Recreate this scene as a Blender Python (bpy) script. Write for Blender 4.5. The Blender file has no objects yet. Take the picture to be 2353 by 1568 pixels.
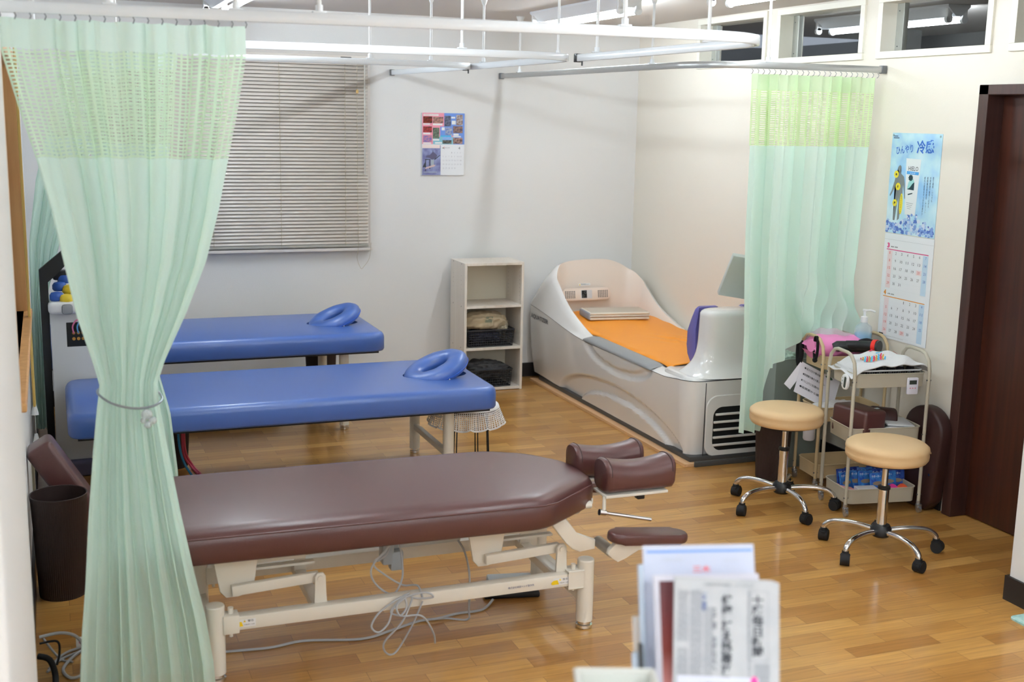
import bpy, bmesh, math, random
from mathutils import Vector, Matrix
from math import sin, cos, pi, radians
random.seed(7)
S = bpy.context.scene
COL = S.collection

# ------------------------------------------------------------------ camera
cam_d = bpy.data.cameras.new('camera'); cam = bpy.data.objects.new('camera', cam_d); COL.objects.link(cam)
CX = Vector((0.93254228, -0.36052585, 0.01964693))      # image right
CY = Vector((0.04909151, 0.1805141, 0.98234652))        # image up
CZ = Vector((-0.35770786, -0.91511517, 0.18603579))     # backwards
m = Matrix((CX, CY, CZ)).transposed().to_4x4(); m.translation = Vector((0, 0, 1.85))
cam.matrix_world = m
cam_d.sensor_width = 36; cam_d.lens = 2732.457 / 2353 * 36
cam_d.clip_start = .05
cam_d.dof.use_dof = True; cam_d.dof.focus_distance = 5.6; cam_d.dof.aperture_fstop = 3.4
S.camera = cam

# ------------------------------------------------------------------ world, exposure
w = bpy.data.worlds.new('world'); S.world = w; w.use_nodes = True
w.node_tree.nodes['Background'].inputs[0].default_value = (.75, .85, 1, 1)
w.node_tree.nodes['Background'].inputs[1].default_value = .25
vs = S.view_settings
vs.view_transform = 'Standard'; vs.look = 'None'; vs.gamma = 1; vs.exposure = 0.72; vs.use_curve_mapping = False
TUBE_POWER = 54.0
CEIL = 2.49

# ------------------------------------------------------------------ helpers: colour, material
def lin(c):
    return tuple(((v / 255) / 12.92 if v / 255 <= .04045 else ((v / 255 + .055) / 1.055) ** 2.4) for v in c)
def C4(c): return (*lin(c), 1)
MC = {}
def M(name, col=(200, 200, 200), rough=.5, metal=0, bump=None, spec=.5, var=None, emit=None, trans=0, alpha=1, coat=0, ior=1.45):
    """bump=(scale,strength) ; var=(scale, col2) noise colour variation"""
    if name in MC: return MC[name]
    mt = bpy.data.materials.new(name); mt.use_nodes = True; MC[name] = mt
    nt = mt.node_tree; p = nt.nodes['Principled BSDF']
    p.inputs['Base Color'].default_value = C4(col); p.inputs['Roughness'].default_value = rough
    p.inputs['Metallic'].default_value = metal; p.inputs['Specular IOR Level'].default_value = spec
    p.inputs['Transmission Weight'].default_value = trans; p.inputs['Alpha'].default_value = alpha
    p.inputs['Coat Weight'].default_value = coat; p.inputs['Coat Roughness'].default_value = .25 if rough > .3 else .06; p.inputs['IOR'].default_value = ior
    if emit:
        p.inputs['Emission Color'].default_value = C4(emit[0]); p.inputs['Emission Strength'].default_value = emit[1]
    if bump or var:
        tc = nt.nodes.new('ShaderNodeTexCoord')
    if bump:
        n = nt.nodes.new('ShaderNodeTexNoise'); n.inputs['Scale'].default_value = bump[0]; n.inputs['Detail'].default_value = 4
        nt.links.new(tc.outputs['Object'], n.inputs['Vector'])
        b = nt.nodes.new('ShaderNodeBump'); b.inputs['Strength'].default_value = bump[1]; b.inputs['Distance'].default_value = .01
        nt.links.new(n.outputs['Fac'], b.inputs['Height']); nt.links.new(b.outputs['Normal'], p.inputs['Normal'])
    if var:
        n = nt.nodes.new('ShaderNodeTexNoise'); n.inputs['Scale'].default_value = var[0]; n.inputs['Detail'].default_value = 5
        nt.links.new(tc.outputs['Object'], n.inputs['Vector'])
        r = nt.nodes.new('ShaderNodeValToRGB'); r.color_ramp.elements[0].position = .35; r.color_ramp.elements[1].position = .65
        r.color_ramp.elements[0].color = C4(col); r.color_ramp.elements[1].color = C4(var[1])
        nt.links.new(n.outputs['Fac'], r.inputs['Fac']); nt.links.new(r.outputs['Color'], p.inputs['Base Color'])
    return mt
def mapping_node(nt, src, scale=(1, 1, 1), loc=(0, 0, 0)):
    mp = nt.nodes.new('ShaderNodeMapping'); mp.inputs['Scale'].default_value = scale; mp.inputs['Location'].default_value = loc
    nt.links.new(src, mp.inputs['Vector']); return mp
def math_node(nt, op, a=None, b=None, c=None):
    n = nt.nodes.new('ShaderNodeMath'); n.operation = op
    for i, v in enumerate((a, b, c)):
        if v is None: continue
        if isinstance(v, (int, float)): n.inputs[i].default_value = v
        else: nt.links.new(v, n.inputs[i])
    return n.outputs[0]

def floor_material():
    mt = bpy.data.materials.new('oak_parquet'); mt.use_nodes = True; nt = mt.node_tree; p = nt.nodes['Principled BSDF']
    tc = nt.nodes.new('ShaderNodeTexCoord')
    mp = mapping_node(nt, tc.outputs['Object'], loc=(-2.854 + 20 * .368, -3.815 + 200 * .0745, 0))
    def brick(c1, c2, mortar):
        b = nt.nodes.new('ShaderNodeTexBrick'); b.offset = .5; b.offset_frequency = 2; b.squash = 1
        b.inputs['Scale'].default_value = 1; b.inputs['Mortar Size'].default_value = .0007; b.inputs['Mortar Smooth'].default_value = .3
        b.inputs['Brick Width'].default_value = .368; b.inputs['Row Height'].default_value = .0745; b.inputs['Bias'].default_value = 0
        b.inputs['Color1'].default_value = c1; b.inputs['Color2'].default_value = c2; b.inputs['Mortar'].default_value = mortar
        nt.links.new(mp.outputs[0], b.inputs['Vector']); return b
    b = brick((0, 0, 0, 1), (1, 1, 1, 1), (.5, .5, .5, 1))
    ramp = nt.nodes.new('ShaderNodeValToRGB'); cr = ramp.color_ramp
    cr.elements[0].position = 0; cr.elements[0].color = C4((170, 118, 56)); cr.elements[1].position = 1; cr.elements[1].color = C4((208, 158, 88))
    e = cr.elements.new(.5); e.color = C4((189, 138, 71))
    nt.links.new(b.outputs['Color'], ramp.inputs['Fac'])
    # per-board offset for the grain
    add = nt.nodes.new('ShaderNodeVectorMath'); add.operation = 'MULTIPLY_ADD'
    nt.links.new(b.outputs['Color'], add.inputs[0]); add.inputs[1].default_value = (7, 13, 3); nt.links.new(mp.outputs[0], add.inputs[2])
    g = nt.nodes.new('ShaderNodeTexNoise'); g.inputs['Scale'].default_value = 1; g.inputs['Detail'].default_value = 6; g.inputs['Distortion'].default_value = .6
    mg = mapping_node(nt, add.outputs[0], scale=(5, 90, 1)); nt.links.new(mg.outputs[0], g.inputs['Vector'])
    gr = nt.nodes.new('ShaderNodeValToRGB'); gr.color_ramp.elements[0].position = .3; gr.color_ramp.elements[0].color = (.78, .78, .78, 1)
    gr.color_ramp.elements[1].position = .7; gr.color_ramp.elements[1].color = (1.08, 1.08, 1.08, 1)
    nt.links.new(g.outputs['Fac'], gr.inputs['Fac'])
    mx = nt.nodes.new('ShaderNodeMix'); mx.data_type = 'RGBA'; mx.blend_type = 'MULTIPLY'; mx.inputs['Factor'].default_value = 1
    nt.links.new(ramp.outputs['Color'], mx.inputs['A']); nt.links.new(gr.outputs['Color'], mx.inputs['B'])
    mm = nt.nodes.new('ShaderNodeMix'); mm.data_type = 'RGBA'; nt.links.new(b.outputs['Fac'], mm.inputs['Factor'])
    nt.links.new(mx.outputs['Result'], mm.inputs['A']); mm.inputs['B'].default_value = C4((96, 58, 26))
    nt.links.new(mm.outputs['Result'], p.inputs['Base Color'])
    p.inputs['Roughness'].default_value = .28; p.inputs['Coat Weight'].default_value = .25; p.inputs['Coat Roughness'].default_value = .12
    bp = nt.nodes.new('ShaderNodeBump'); bp.inputs['Strength'].default_value = .12; bp.inputs['Distance'].default_value = .002; bp.invert = True
    nt.links.new(b.outputs['Fac'], bp.inputs['Height']); nt.links.new(bp.outputs['Normal'], p.inputs['Normal'])
    return mt

def wood_material(name, c1, c2, axis='z', rough=.4, fine=60):
    if name in MC: return MC[name]
    mt = bpy.data.materials.new(name); mt.use_nodes = True; nt = mt.node_tree; p = nt.nodes['Principled BSDF']; MC[name] = mt
    tc = nt.nodes.new('ShaderNodeTexCoord'); sc = {'z': (fine, fine, 2), 'x': (2, fine, fine), 'y': (fine, 2, fine)}[axis]
    mp = mapping_node(nt, tc.outputs['Object'], scale=sc)
    n = nt.nodes.new('ShaderNodeTexNoise'); n.inputs['Scale'].default_value = 1; n.inputs['Detail'].default_value = 5
    nt.links.new(mp.outputs[0], n.inputs['Vector'])
    r = nt.nodes.new('ShaderNodeValToRGB'); r.color_ramp.elements[0].position = .3; r.color_ramp.elements[1].position = .7
    r.color_ramp.elements[0].color = C4(c1); r.color_ramp.elements[1].color = C4(c2)
    nt.links.new(n.outputs['Fac'], r.inputs['Fac']); nt.links.new(r.outputs['Color'], p.inputs['Base Color'])
    p.inputs['Roughness'].default_value = rough
    return mt

def cloth_material(name, col, net=None, transl=.35):
    """woven curtain cloth; net=(stripe pitch, slot pitch) in UV metres opens small slots"""
    mt = bpy.data.materials.new(name); mt.use_nodes = True; nt = mt.node_tree; nt.nodes.clear(); MC[name] = mt
    out = nt.nodes.new('ShaderNodeOutputMaterial')
    d = nt.nodes.new('ShaderNodeBsdfDiffuse'); t = nt.nodes.new('ShaderNodeBsdfTranslucent')
    d.inputs[0].default_value = C4(col); t.inputs[0].default_value = C4(col)
    mx = nt.nodes.new('ShaderNodeMixShader'); mx.inputs[0].default_value = transl
    nt.links.new(d.outputs[0], mx.inputs[1]); nt.links.new(t.outputs[0], mx.inputs[2]); last = mx.outputs[0]
    if net:
        uv = nt.nodes.new('ShaderNodeUVMap'); sep = nt.nodes.new('ShaderNodeSeparateXYZ'); nt.links.new(uv.outputs[0], sep.inputs[0])
        fu = math_node(nt, 'FRACT', math_node(nt, 'DIVIDE', sep.outputs[0], net[0]))
        fv = math_node(nt, 'FRACT', math_node(nt, 'DIVIDE', sep.outputs[1], net[1]))
        ho = math_node(nt, 'MULTIPLY', math_node(nt, 'GREATER_THAN', fu, .34), math_node(nt, 'GREATER_THAN', fv, .52))
        tr = nt.nodes.new('ShaderNodeBsdfTransparent'); m2 = nt.nodes.new('ShaderNodeMixShader')
        nt.links.new(math_node(nt, 'MULTIPLY', ho, .9), m2.inputs[0]); nt.links.new(last, m2.inputs[1]); nt.links.new(tr.outputs[0], m2.inputs[2]); last = m2.outputs[0]
    nt.links.new(last, out.inputs[0]); return mt

# ------------------------------------------------------------------ helpers: objects
def prep(o, label=None, cat=None, group=None, kind=None):
    if label: o['label'] = label
    if cat: o['category'] = cat
    if group: o['group'] = group
    if kind: o['kind'] = kind
    return o
def thing(name, loc, label, cat, group=None, rot=0):
    o = bpy.data.objects.new(name, None); COL.objects.link(o); o.location = loc; o.rotation_euler = (0, 0, rot)
    o.empty_display_size = .05
    return prep(o, label, cat, group)
def wmat(o):
    mm = Matrix.LocRotScale(o.location, o.rotation_euler, o.scale)
    return wmat(o.parent) @ mm if o.parent else mm
def obj(name, bm, mat, parent=None, world=True, smooth=40, label=None, cat=None, group=None, kind=None, sub=0, mods=None):
    """bm holds world coordinates (world=True) or the parent's own coordinates"""
    me = bpy.data.meshes.new(name)
    org = Vector((0, 0, 0))
    if parent is not None and world: bm.transform(wmat(parent).inverted())
    if len(bm.verts):
        lo = Vector([min(v.co[i] for v in bm.verts) for i in range(3)]); hi = Vector([max(v.co[i] for v in bm.verts) for i in range(3)])
        org = (lo + hi) / 2; org.z = lo.z
        bm.transform(Matrix.Translation(-org))
    bmesh.ops.recalc_face_normals(bm, faces=bm.faces)
    bm.to_mesh(me); bm.free()
    if smooth:
        for p in me.polygons: p.use_smooth = True
        me.set_sharp_from_angle(angle=radians(smooth))
    for mm in (mat if isinstance(mat, (list, tuple)) else [mat]): me.materials.append(mm)
    o = bpy.data.objects.new(name, me); COL.objects.link(o); o.location = org
    if parent is not None: o.parent = parent
    if sub:
        s = o.modifiers.new('sub', 'SUBSURF'); s.levels = sub; s.render_levels = sub
    return prep(o, label, cat, group, kind)
def dup(root, loc, rot=None, label=None, group=None):
    def rec(o, par):
        c = o.copy(); COL.objects.link(c)
        if par is not None: c.parent = par
        for ch in [x for x in bpy.data.objects if x.parent == o]: rec(ch, c)
        return c
    r = rec(root, None); r.location = loc
    if rot is not None: r.rotation_euler = (0, 0, rot)
    if label: r['label'] = label
    if group: r['group'] = group
    return r
def B(): return bmesh.new()
def box(bm, x0, x1, y0, y1, z0, z1, bev=0, seg=2, rot=None, piv=None, mi=0):
    r = bmesh.ops.create_cube(bm, size=1)
    vs_ = r['verts']
    for v in vs_: v.co = Vector(((v.co.x + .5) * (x1 - x0) + x0, (v.co.y + .5) * (y1 - y0) + y0, (v.co.z + .5) * (z1 - z0) + z0))
    fs = list({f for v in vs_ for f in v.link_faces})
    if bev:
        es = list({e for v in vs_ for e in v.link_edges})
        rr = bmesh.ops.bevel(bm, geom=es + vs_, offset=bev, segments=seg, profile=.5, affect='EDGES')
        fs = [f for f in fs if f.is_valid] + [f for f in rr['faces'] if f.is_valid]
    vv = list({v for f in fs for v in f.verts})
    for f in fs: f.material_index = mi
    if rot is not None:
        pv = Vector(piv) if piv is not None else Vector(((x0 + x1) / 2, (y0 + y1) / 2, (z0 + z1) / 2))
        bmesh.ops.transform(bm, matrix=Matrix.Translation(pv) @ rot @ Matrix.Translation(-pv), verts=vv)
    return vv
def cyl(bm, a, b, r, r2=None, seg=20, cap=True, mi=0):
    a = Vector(a); b = Vector(b); d = b - a; q = d.to_track_quat('Z', 'Y').to_matrix().to_4x4()
    mt = Matrix.Translation((a + b) / 2) @ q
    rr = bmesh.ops.create_cone(bm, cap_ends=cap, cap_tris=False, segments=seg, radius1=r, radius2=r if r2 is None else r2, depth=d.length, matrix=mt)
    for v in rr['verts']:
        for f in v.link_faces: f.material_index = mi
    return rr['verts']
def smooth_path(pts, n=6, closed=False):
    P = [Vector(p) for p in pts]; out = []
    N = len(P)
    for i in range(N if closed else N - 1):
        if closed: p0, p1, p2, p3 = P[(i - 1) % N], P[i], P[(i + 1) % N], P[(i + 2) % N]
        else: p0, p1, p2, p3 = P[max(i - 1, 0)], P[i], P[i + 1], P[min(i + 2, N - 1)]
        for k in range(n):
            t = k / n
            out.append(.5 * ((2 * p1) + (-p0 + p2) * t + (2 * p0 - 5 * p1 + 4 * p2 - p3) * t * t + (-p0 + 3 * p1 - 3 * p2 + p3) * t ** 3))
    if not closed: out.append(P[-1])
    return out
def tube(bm, pts, r, seg=10, n=0, closed=False, mi=0, radii=None):
    P = smooth_path(pts, n, closed) if n else [Vector(p) for p in pts]
    N = len(P); rings = []; up = None
    for i, p in enumerate(P):
        a = P[(i - 1) % N] if closed or i else P[0]; b = P[(i + 1) % N] if closed or i < N - 1 else P[-1]
        t = (b - a).normalized()
        if up is None:
            up = Vector((0, 0, 1)) if abs(t.z) < .9 else Vector((1, 0, 0))
        u = (up - t * up.dot(t))
        if u.length < 1e-4: u = t.orthogonal()
        u.normalize(); v = t.cross(u); up = u
        ri = radii[i] if radii else r
        rings.append([bm.verts.new(p + u * cos(2 * pi * k / seg) * ri + v * sin(2 * pi * k / seg) * ri) for k in range(seg)])
    for i in range(N if closed else N - 1):
        A = rings[i]; Bq = rings[(i + 1) % N]
        for k in range(seg):
            f = bm.faces.new((A[k], A[(k + 1) % seg], Bq[(k + 1) % seg], Bq[k])); f.material_index = mi
    if not closed:
        f = bm.faces.new(rings[0]); f.material_index = mi
        f = bm.faces.new(list(reversed(rings[-1]))); f.material_index = mi
    return rings
def lathe(bm, prof, c=(0, 0, 0), seg=32, mi=0, closed=False):
    rings = []
    for r, z in prof:
        if r < 1e-5: rings.append([bm.verts.new((c[0], c[1], c[2] + z))])
        else: rings.append([bm.verts.new((c[0] + r * cos(2 * pi * k / seg), c[1] + r * sin(2 * pi * k / seg), c[2] + z)) for k in range(seg)])
    for A, Bq in zip(rings, rings[1:]):
        for k in range(seg):
            k2 = (k + 1) % seg
            if len(A) == 1 and len(Bq) == 1: continue
            if len(A) == 1: f = bm.faces.new((A[0], Bq[k2], Bq[k]))
            elif len(Bq) == 1: f = bm.faces.new((A[k], A[k2], Bq[0]))
            else: f = bm.faces.new((A[k], A[k2], Bq[k2], Bq[k]))
            f.material_index = mi
    return rings
def prism(bm, poly, z0, z1, mi=0, bev=0, seg=2):
    """poly = (x,y) list extruded in z"""
    a = [bm.verts.new((x, y, z0)) for x, y in poly]; b = [bm.verts.new((x, y, z1)) for x, y in poly]
    n = len(poly); fs = [bm.faces.new(list(reversed(a))), bm.faces.new(b)]
    for i in range(n): fs.append(bm.faces.new((a[i], a[(i + 1) % n], b[(i + 1) % n], b[i])))
    if bev:
        es = list({e for f in fs[:2] for e in f.edges}) if bev > 0 else []
        r = bmesh.ops.bevel(bm, geom=es, offset=abs(bev), segments=seg, profile=.5, affect='EDGES')
        fs = [f for f in fs if f.is_valid] + r['faces']
    for f in fs: f.material_index = mi
    return list({v for f in fs if f.is_valid for v in f.verts})
def prism_dir(bm, poly, frame, depth, mi=0, bev=0):
    """2D poly placed by frame (Matrix 4x4: x,y in plane, z = depth direction)"""
    vv = prism(bm, poly, 0, depth, mi, bev); bmesh.ops.transform(bm, matrix=frame, verts=vv); return vv
def grid(bm, f, nu, nv, uvf=None, closed_u=False, mi=0):
    V = [[bm.verts.new(f(i / nu, j / nv)) for i in range(nu + (0 if closed_u else 1))] for j in range(nv + 1)]
    uvl = bm.loops.layers.uv.verify() if uvf else None
    W = len(V[0])
    for j in range(nv):
        for i in range(nu):
            i2 = (i + 1) % W if closed_u else i + 1
            fc = bm.faces.new((V[j][i], V[j][i2], V[j + 1][i2], V[j + 1][i])); fc.material_index = mi
            if uvf:
                for lp, (a, b_) in zip(fc.loops, ((i, j), (i + 1, j), (i + 1, j + 1), (i, j + 1))): lp[uvl].uv = uvf(a / nu, b_ / nv)
    return V
def soft_slab(pts, rings, rounds=3, cut=.25, lim=.05):
    P = [Vector((x, y)) for x, y in pts]
    for r_ in range(rounds):
        Q = []
        for i in range(len(P)):
            a, b = P[i], P[(i + 1) % len(P)]; d = (b - a); k = min(cut * d.length, lim / (r_ + 1)) / d.length
            Q += [a + d * k, b - d * k]
        P = Q
    n = len(P); nrm = []
    for i in range(n):
        t_ = (P[(i + 1) % n] - P[i - 1]).normalized(); nrm.append(Vector((-t_.y, t_.x)))
    area = sum(P[i].x * P[(i + 1) % n].y - P[(i + 1) % n].x * P[i].y for i in range(n)); sg = 1 if area > 0 else -1
    bm = B(); R_ = [[bm.verts.new((p.x + sg * q.x * ins, p.y + sg * q.y * ins, z)) for p, q in zip(P, nrm)] for ins, z in rings]
    for A, Bq in zip(R_, R_[1:]):
        for k in range(n): bm.faces.new((A[k], A[(k + 1) % n], Bq[(k + 1) % n], Bq[k]))
    bm.faces.new(R_[0]); bm.faces.new(R_[-1]); return bm
def rrect(x0, x1, y0, y1, r, n=6):
    out = []
    for cx, cy, a0 in ((x1 - r, y1 - r, 0), (x0 + r, y1 - r, 90), (x0 + r, y0 + r, 180), (x1 - r, y0 + r, 270)):
        for k in range(n + 1):
            a = radians(a0 + 90 * k / n); out.append((cx + r * cos(a), cy + r * sin(a)))
    return out
def ss(a, b, x):
    if a == b: return float(x > a)
    t = min(1, max(0, (x - a) / (b - a))); return t * t * (3 - 2 * t)
def interp(tab, z):
    """tab sorted by descending z : (z, v...)"""
    if z >= tab[0][0]: return tab[0][1:]
    for a, b in zip(tab, tab[1:]):
        if z >= b[0]:
            t = (a[0] - z) / (a[0] - b[0]); return tuple(p + (q - p) * t for p, q in zip(a[1:], b[1:]))
    return tab[-1][1:]
def frame(o, u, v):
    """plane frame: origin o, axes u (right) v (up), z = outwards"""
    u = Vector(u).normalized(); v = Vector(v).normalized(); n = u.cross(v)
    mm = Matrix((u, v, n)).transposed().to_4x4(); mm.translation = Vector(o); return mm
def text_mesh(bm, s, fr, u, v, h, w=None, bold=0, off=.0004, align='LEFT', mi=0, spacing=1, rot=0):
    """text with cap height ~h at (u,v) in frame; squeezed to width w when given"""
    c = bpy.data.curves.new('txt', 'FONT'); c.body = s; c.size = 1; c.resolution_u = 2; c.offset = bold; c.space_line = spacing
    o = bpy.data.objects.new('txt', c); COL.objects.link(o)
    me = bpy.data.meshes.new_from_object(o.evaluated_get(bpy.context.evaluated_depsgraph_get()))
    bpy.data.objects.remove(o)
    if not me.vertices: return
    xs = [q.co.x for q in me.vertices]; ys = [q.co.y for q in me.vertices]
    x0, x1, y0, y1 = min(xs), max(xs), min(ys), max(ys)
    sy = h / max(y1 - y0, 1e-6); sx = sy if w is None else w / max(x1 - x0, 1e-6)
    ww = (x1 - x0) * sx; ax = {'LEFT': 0, 'CENTER': -ww / 2, 'RIGHT': -ww}[align]
    vmap = [bm.verts.new(fr @ (Matrix.Translation((u, v, off)) @ Matrix.Rotation(rot, 4, 'Z') @ Vector(((q.co.x - x0) * sx + ax, (q.co.y - y0) * sy, 0)))) for q in me.vertices]
    for p in me.polygons:
        try:
            f = bm.faces.new([vmap[i] for i in p.vertices]); f.material_index = mi
        except ValueError: pass
    bpy.data.meshes.remove(me); bpy.data.curves.remove(c)
def flat(bm, fr, poly, off=.0003, mi=0):
    f = bm.faces.new([bm.verts.new(fr @ Vector((x, y, off))) for x, y in poly]); f.material_index = mi; return f
def frect(bm, fr, u0, v0, u1, v1, off=.0003, mi=0): return flat(bm, fr, [(u0, v0), (u1, v0), (u1, v1), (u0, v1)], off, mi)
def ell(cx, cy, rx, ry, n=24, a=0):
    return [(cx + rx * cos(t) * cos(a) - ry * sin(t) * sin(a), cy + rx * cos(t) * sin(a) + ry * sin(t) * cos(a)) for t in [2 * pi * k / n for k in range(n)]]

# ------------------------------------------------------------------ base materials
wall_m = M('white_wallpaper', (228, 227, 226), .75, bump=(260, .10), spec=.25)
wall_r = M('warm_white_wallpaper', (230, 223, 211), .75, bump=(260, .10), spec=.25)
ceil_m = M('ceiling_board', (214, 207, 202), .8, bump=(160, .15), spec=.2)
base_m = M('black_baseboard', (34, 30, 30), .45)
trimw = M('ivory_window_trim', (236, 232, 220), .45)
floor_m = floor_material()
darkwood = wood_material('dark_door_wood', (52, 24, 14), (72, 34, 20), 'z', .38, 40)
framewood = wood_material('dark_frame_wood', (56, 32, 28), (70, 42, 36), 'z', .4, 40)
alu = M('white_painted_rail', (238, 242, 246), .25, .0, coat=.3)
alu_d = M('grey_metal_fitting', (120, 122, 126), .35, .7)
chrome = M('chrome', (225, 226, 228), .08, 1)
cream = M('cream_enamel', (232, 226, 214), .35, coat=.2)
blackp = M('black_plastic', (24, 25, 28), .42)
whitep = M('white_plastic', (236, 237, 238), .35)
greyp = M('grey_plastic', (150, 152, 154), .45)
rubber = M('black_rubber', (22, 22, 24), .7)
cable = M('grey_cable', (178, 180, 184), .5)
brown = M('brown_vinyl', (86, 50, 48), .36, bump=(420, .12), spec=.6, coat=.35)
blue = M('blue_vinyl', (62, 102, 180), .42, bump=(420, .08), spec=.8, coat=.6)
tubes = M('added_light_tube', (255, 255, 255), .4, emit=((234, 246, 252), TUBE_POWER * 2.2))  # boosted tubes for the lights added behind the camera
tubed = M('dimmer_fluorescent_tube', (255, 255, 255), .4, emit=((234, 246, 252), TUBE_POWER * .5))
tubem = M('lit_fluorescent_tube', (255, 255, 255), .4, emit=((234, 246, 252), TUBE_POWER))

# ================================================================== SETTING
def S_(name, bm, mat, **k): return obj(name, bm, mat, kind='structure', smooth=0, **k)
bm = B(); box(bm, -2.6, 4.25, -1.6, 7.95, -.06, 0); S_('floor', bm, floor_m)
bm = B(); box(bm, -2.6, 6.2, -1.6, 7.95, CEIL, CEIL + .08); S_('ceiling', bm, ceil_m)
bm = B(); box(bm, -.28, 4.13, 7.80, 7.92, 0, CEIL); S_('wall_back', bm, wall_m)
# left wall with a window opening y 4.0..5.85, z .93..2.05
bm = B()
for a in ((-.28, -.13, 3.28, 4.0, 0, CEIL), (-.28, -.13, 5.85, 7.80, 0, CEIL), (-.28, -.13, 4.0, 5.85, 0, .93), (-.28, -.13, 4.0, 5.85, 2.05, CEIL)): box(bm, *a)
S_('wall_left', bm, wall_m)
bm = B(); box(bm, -.45, -.092, 1.9, 3.28, 0, CEIL, bev=.012); o = S_('wall_left_near', bm, wall_m)
bm = B(); box(bm, -2.6, -.45, 1.9, 2.05, 0, CEIL); S_('wall_left_reception', bm, wall_m)
bm = B(); box(bm, -2.7, -2.6, -1.6, 2.05, 0, CEIL); S_('wall_left_far', bm, wall_m)
bm = B(); box(bm, -2.6, 3.9, -1.7, -1.6, 0, CEIL); S_('wall_front', bm, wall_m)
# right wall (x 3.98) with door recess and transom openings
TR = [(4.34, 5.143), (5.252, 6.053), (6.16, 6.96), (3.43, 4.23)]       # y ranges (outer trim) of the transoms
bm = B(); WX0, WX1 = 3.98, 4.13
zlo, zhi = 2.205, 2.448
ys = sorted(TR)
box(bm, WX0, WX1, 4.37, 7.80, 0, 2.205); box(bm, WX0, WX1, 3.30, 4.37, 2.0, 2.205); box(bm, WX0, WX1, 3.30, 7.80, 2.448, CEIL)
prev = 3.30
for a, b in ys:
    box(bm, WX0, WX1, prev, a + .03, zlo, zhi); prev = b - .03
box(bm, WX0, WX1, prev, 7.80, zlo, zhi)
S_('wall_right', bm, wall_r)
bm = B(); box(bm, 3.475, 3.62, -1.6, 3.43, 0, CEIL, bev=.004); S_('wall_right_near', bm, wall_m)
bm = B(); box(bm, 3.62, 4.13, 3.18, 3.30, 0, CEIL); S_('wall_right_return', bm, wall_m)
# baseboards
bm = B(); box(bm, -.13, 3.98, 7.788, 7.80, 0, .10, bev=.002); S_('baseboard_back', bm, base_m)
bm = B(); box(bm, 3.968, 3.98, 4.40, 7.79, 0, .10, bev=.002); S_('baseboard_right', bm, base_m)
bm = B(); box(bm, -.13, -.118, 3.28, 7.79, 0, .10, bev=.002); S_('baseboard_left', bm, base_m)
bm = B(); box(bm, 3.463, 3.475, -1.6, 3.43, 0, .10); box(bm, 3.463, 3.60, 3.43, 3.442, 0, .10); S_('baseboard_right_near', bm, base_m)
# transom windows
glass = M('window_glass', (255, 255, 255), .0, trans=1, ior=1.02, spec=.5)
for n, (a, b) in enumerate(ys):
    r = thing(f'window_{n+2}', (WX0, (a + b) / 2, 2.175), None, None); r['kind'] = 'structure'
    t = .035
    bm = B()
    box(bm, 3.966, WX0 + .01, a, b, 2.172, 2.172 + t, bev=.003); box(bm, 3.966, WX0 + .01, a, b, 2.482 - t, 2.482, bev=.003)
    box(bm, 3.9661, WX0 + .01, a, a + t, 2.172 + t, 2.482 - t); box(bm, 3.9661, WX0 + .01, b - t, b, 2.172 + t, 2.482 - t)
    box(bm, WX0 + .01, 4.128, a + .03, a + t, zlo, zhi); box(bm, WX0 + .01, 4.128, b - t, b - .03, zlo, zhi)
    box(bm, WX0 + .01, 4.128, a + t, b - t, zlo, 2.172 + t); box(bm, WX0 + .01, 4.128, a + t, b - t, 2.482 - t, zhi)
    obj('window_frame', bm, trimw, r, smooth=0)
    bm = B(); box(bm, 4.055, 4.085, b - t - .055, b - t, 2.172 + t, 2.482 - t, bev=.002)
    for zz in (2.235, 2.41): cyl(bm, (4.052, b - t - .02, zz), (4.056, b - t - .02, zz), .003, mi=1)
    obj('sash_stile', bm, [M('aluminium_sash', (176, 178, 172), .4, .5), alu_d], r, smooth=0)
    bm = B(); box(bm, 4.068, 4.072, a + t, b - t - .05, 2.172 + t, 2.482 - t); obj('window_pane', bm, glass, r, smooth=0)
# the dim room seen through the transoms
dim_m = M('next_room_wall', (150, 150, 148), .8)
bm = B(); box(bm, 6.1, 6.2, 2.5, 9.5, 0, CEIL); box(bm, 4.13, 6.2, 9.4, 9.5, 0, CEIL); box(bm, 4.13, 6.2, 2.4, 2.5, 0, CEIL); box(bm, 5.55, 5.7, 6.9, 7.05, 0, CEIL)
S_('wall_next_room', bm, dim_m)
bm = B(); box(bm, 4.13, 6.2, 2.4, 9.5, 2.0, 2.02); bm.free()
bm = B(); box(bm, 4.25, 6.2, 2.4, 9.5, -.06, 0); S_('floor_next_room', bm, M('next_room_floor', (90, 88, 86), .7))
# door in the right wall
d = thing('door_1', (4.0, 3.9, 0), None, None); d['kind'] = 'structure'
bm = B()
box(bm, 3.955, 4.06, 4.31, 4.37, 0, 2.03, bev=.003); box(bm, 3.955, 4.06, 3.30, 4.37, 1.985, 2.03, bev=.003)
obj('door_frame', bm, framewood, d, smooth=0)
bm = B(); box(bm, 4.048, 4.085, 3.30, 4.31, 0.004, 1.985, bev=.002); obj('door_panel', bm, darkwood, d, smooth=0)
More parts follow.
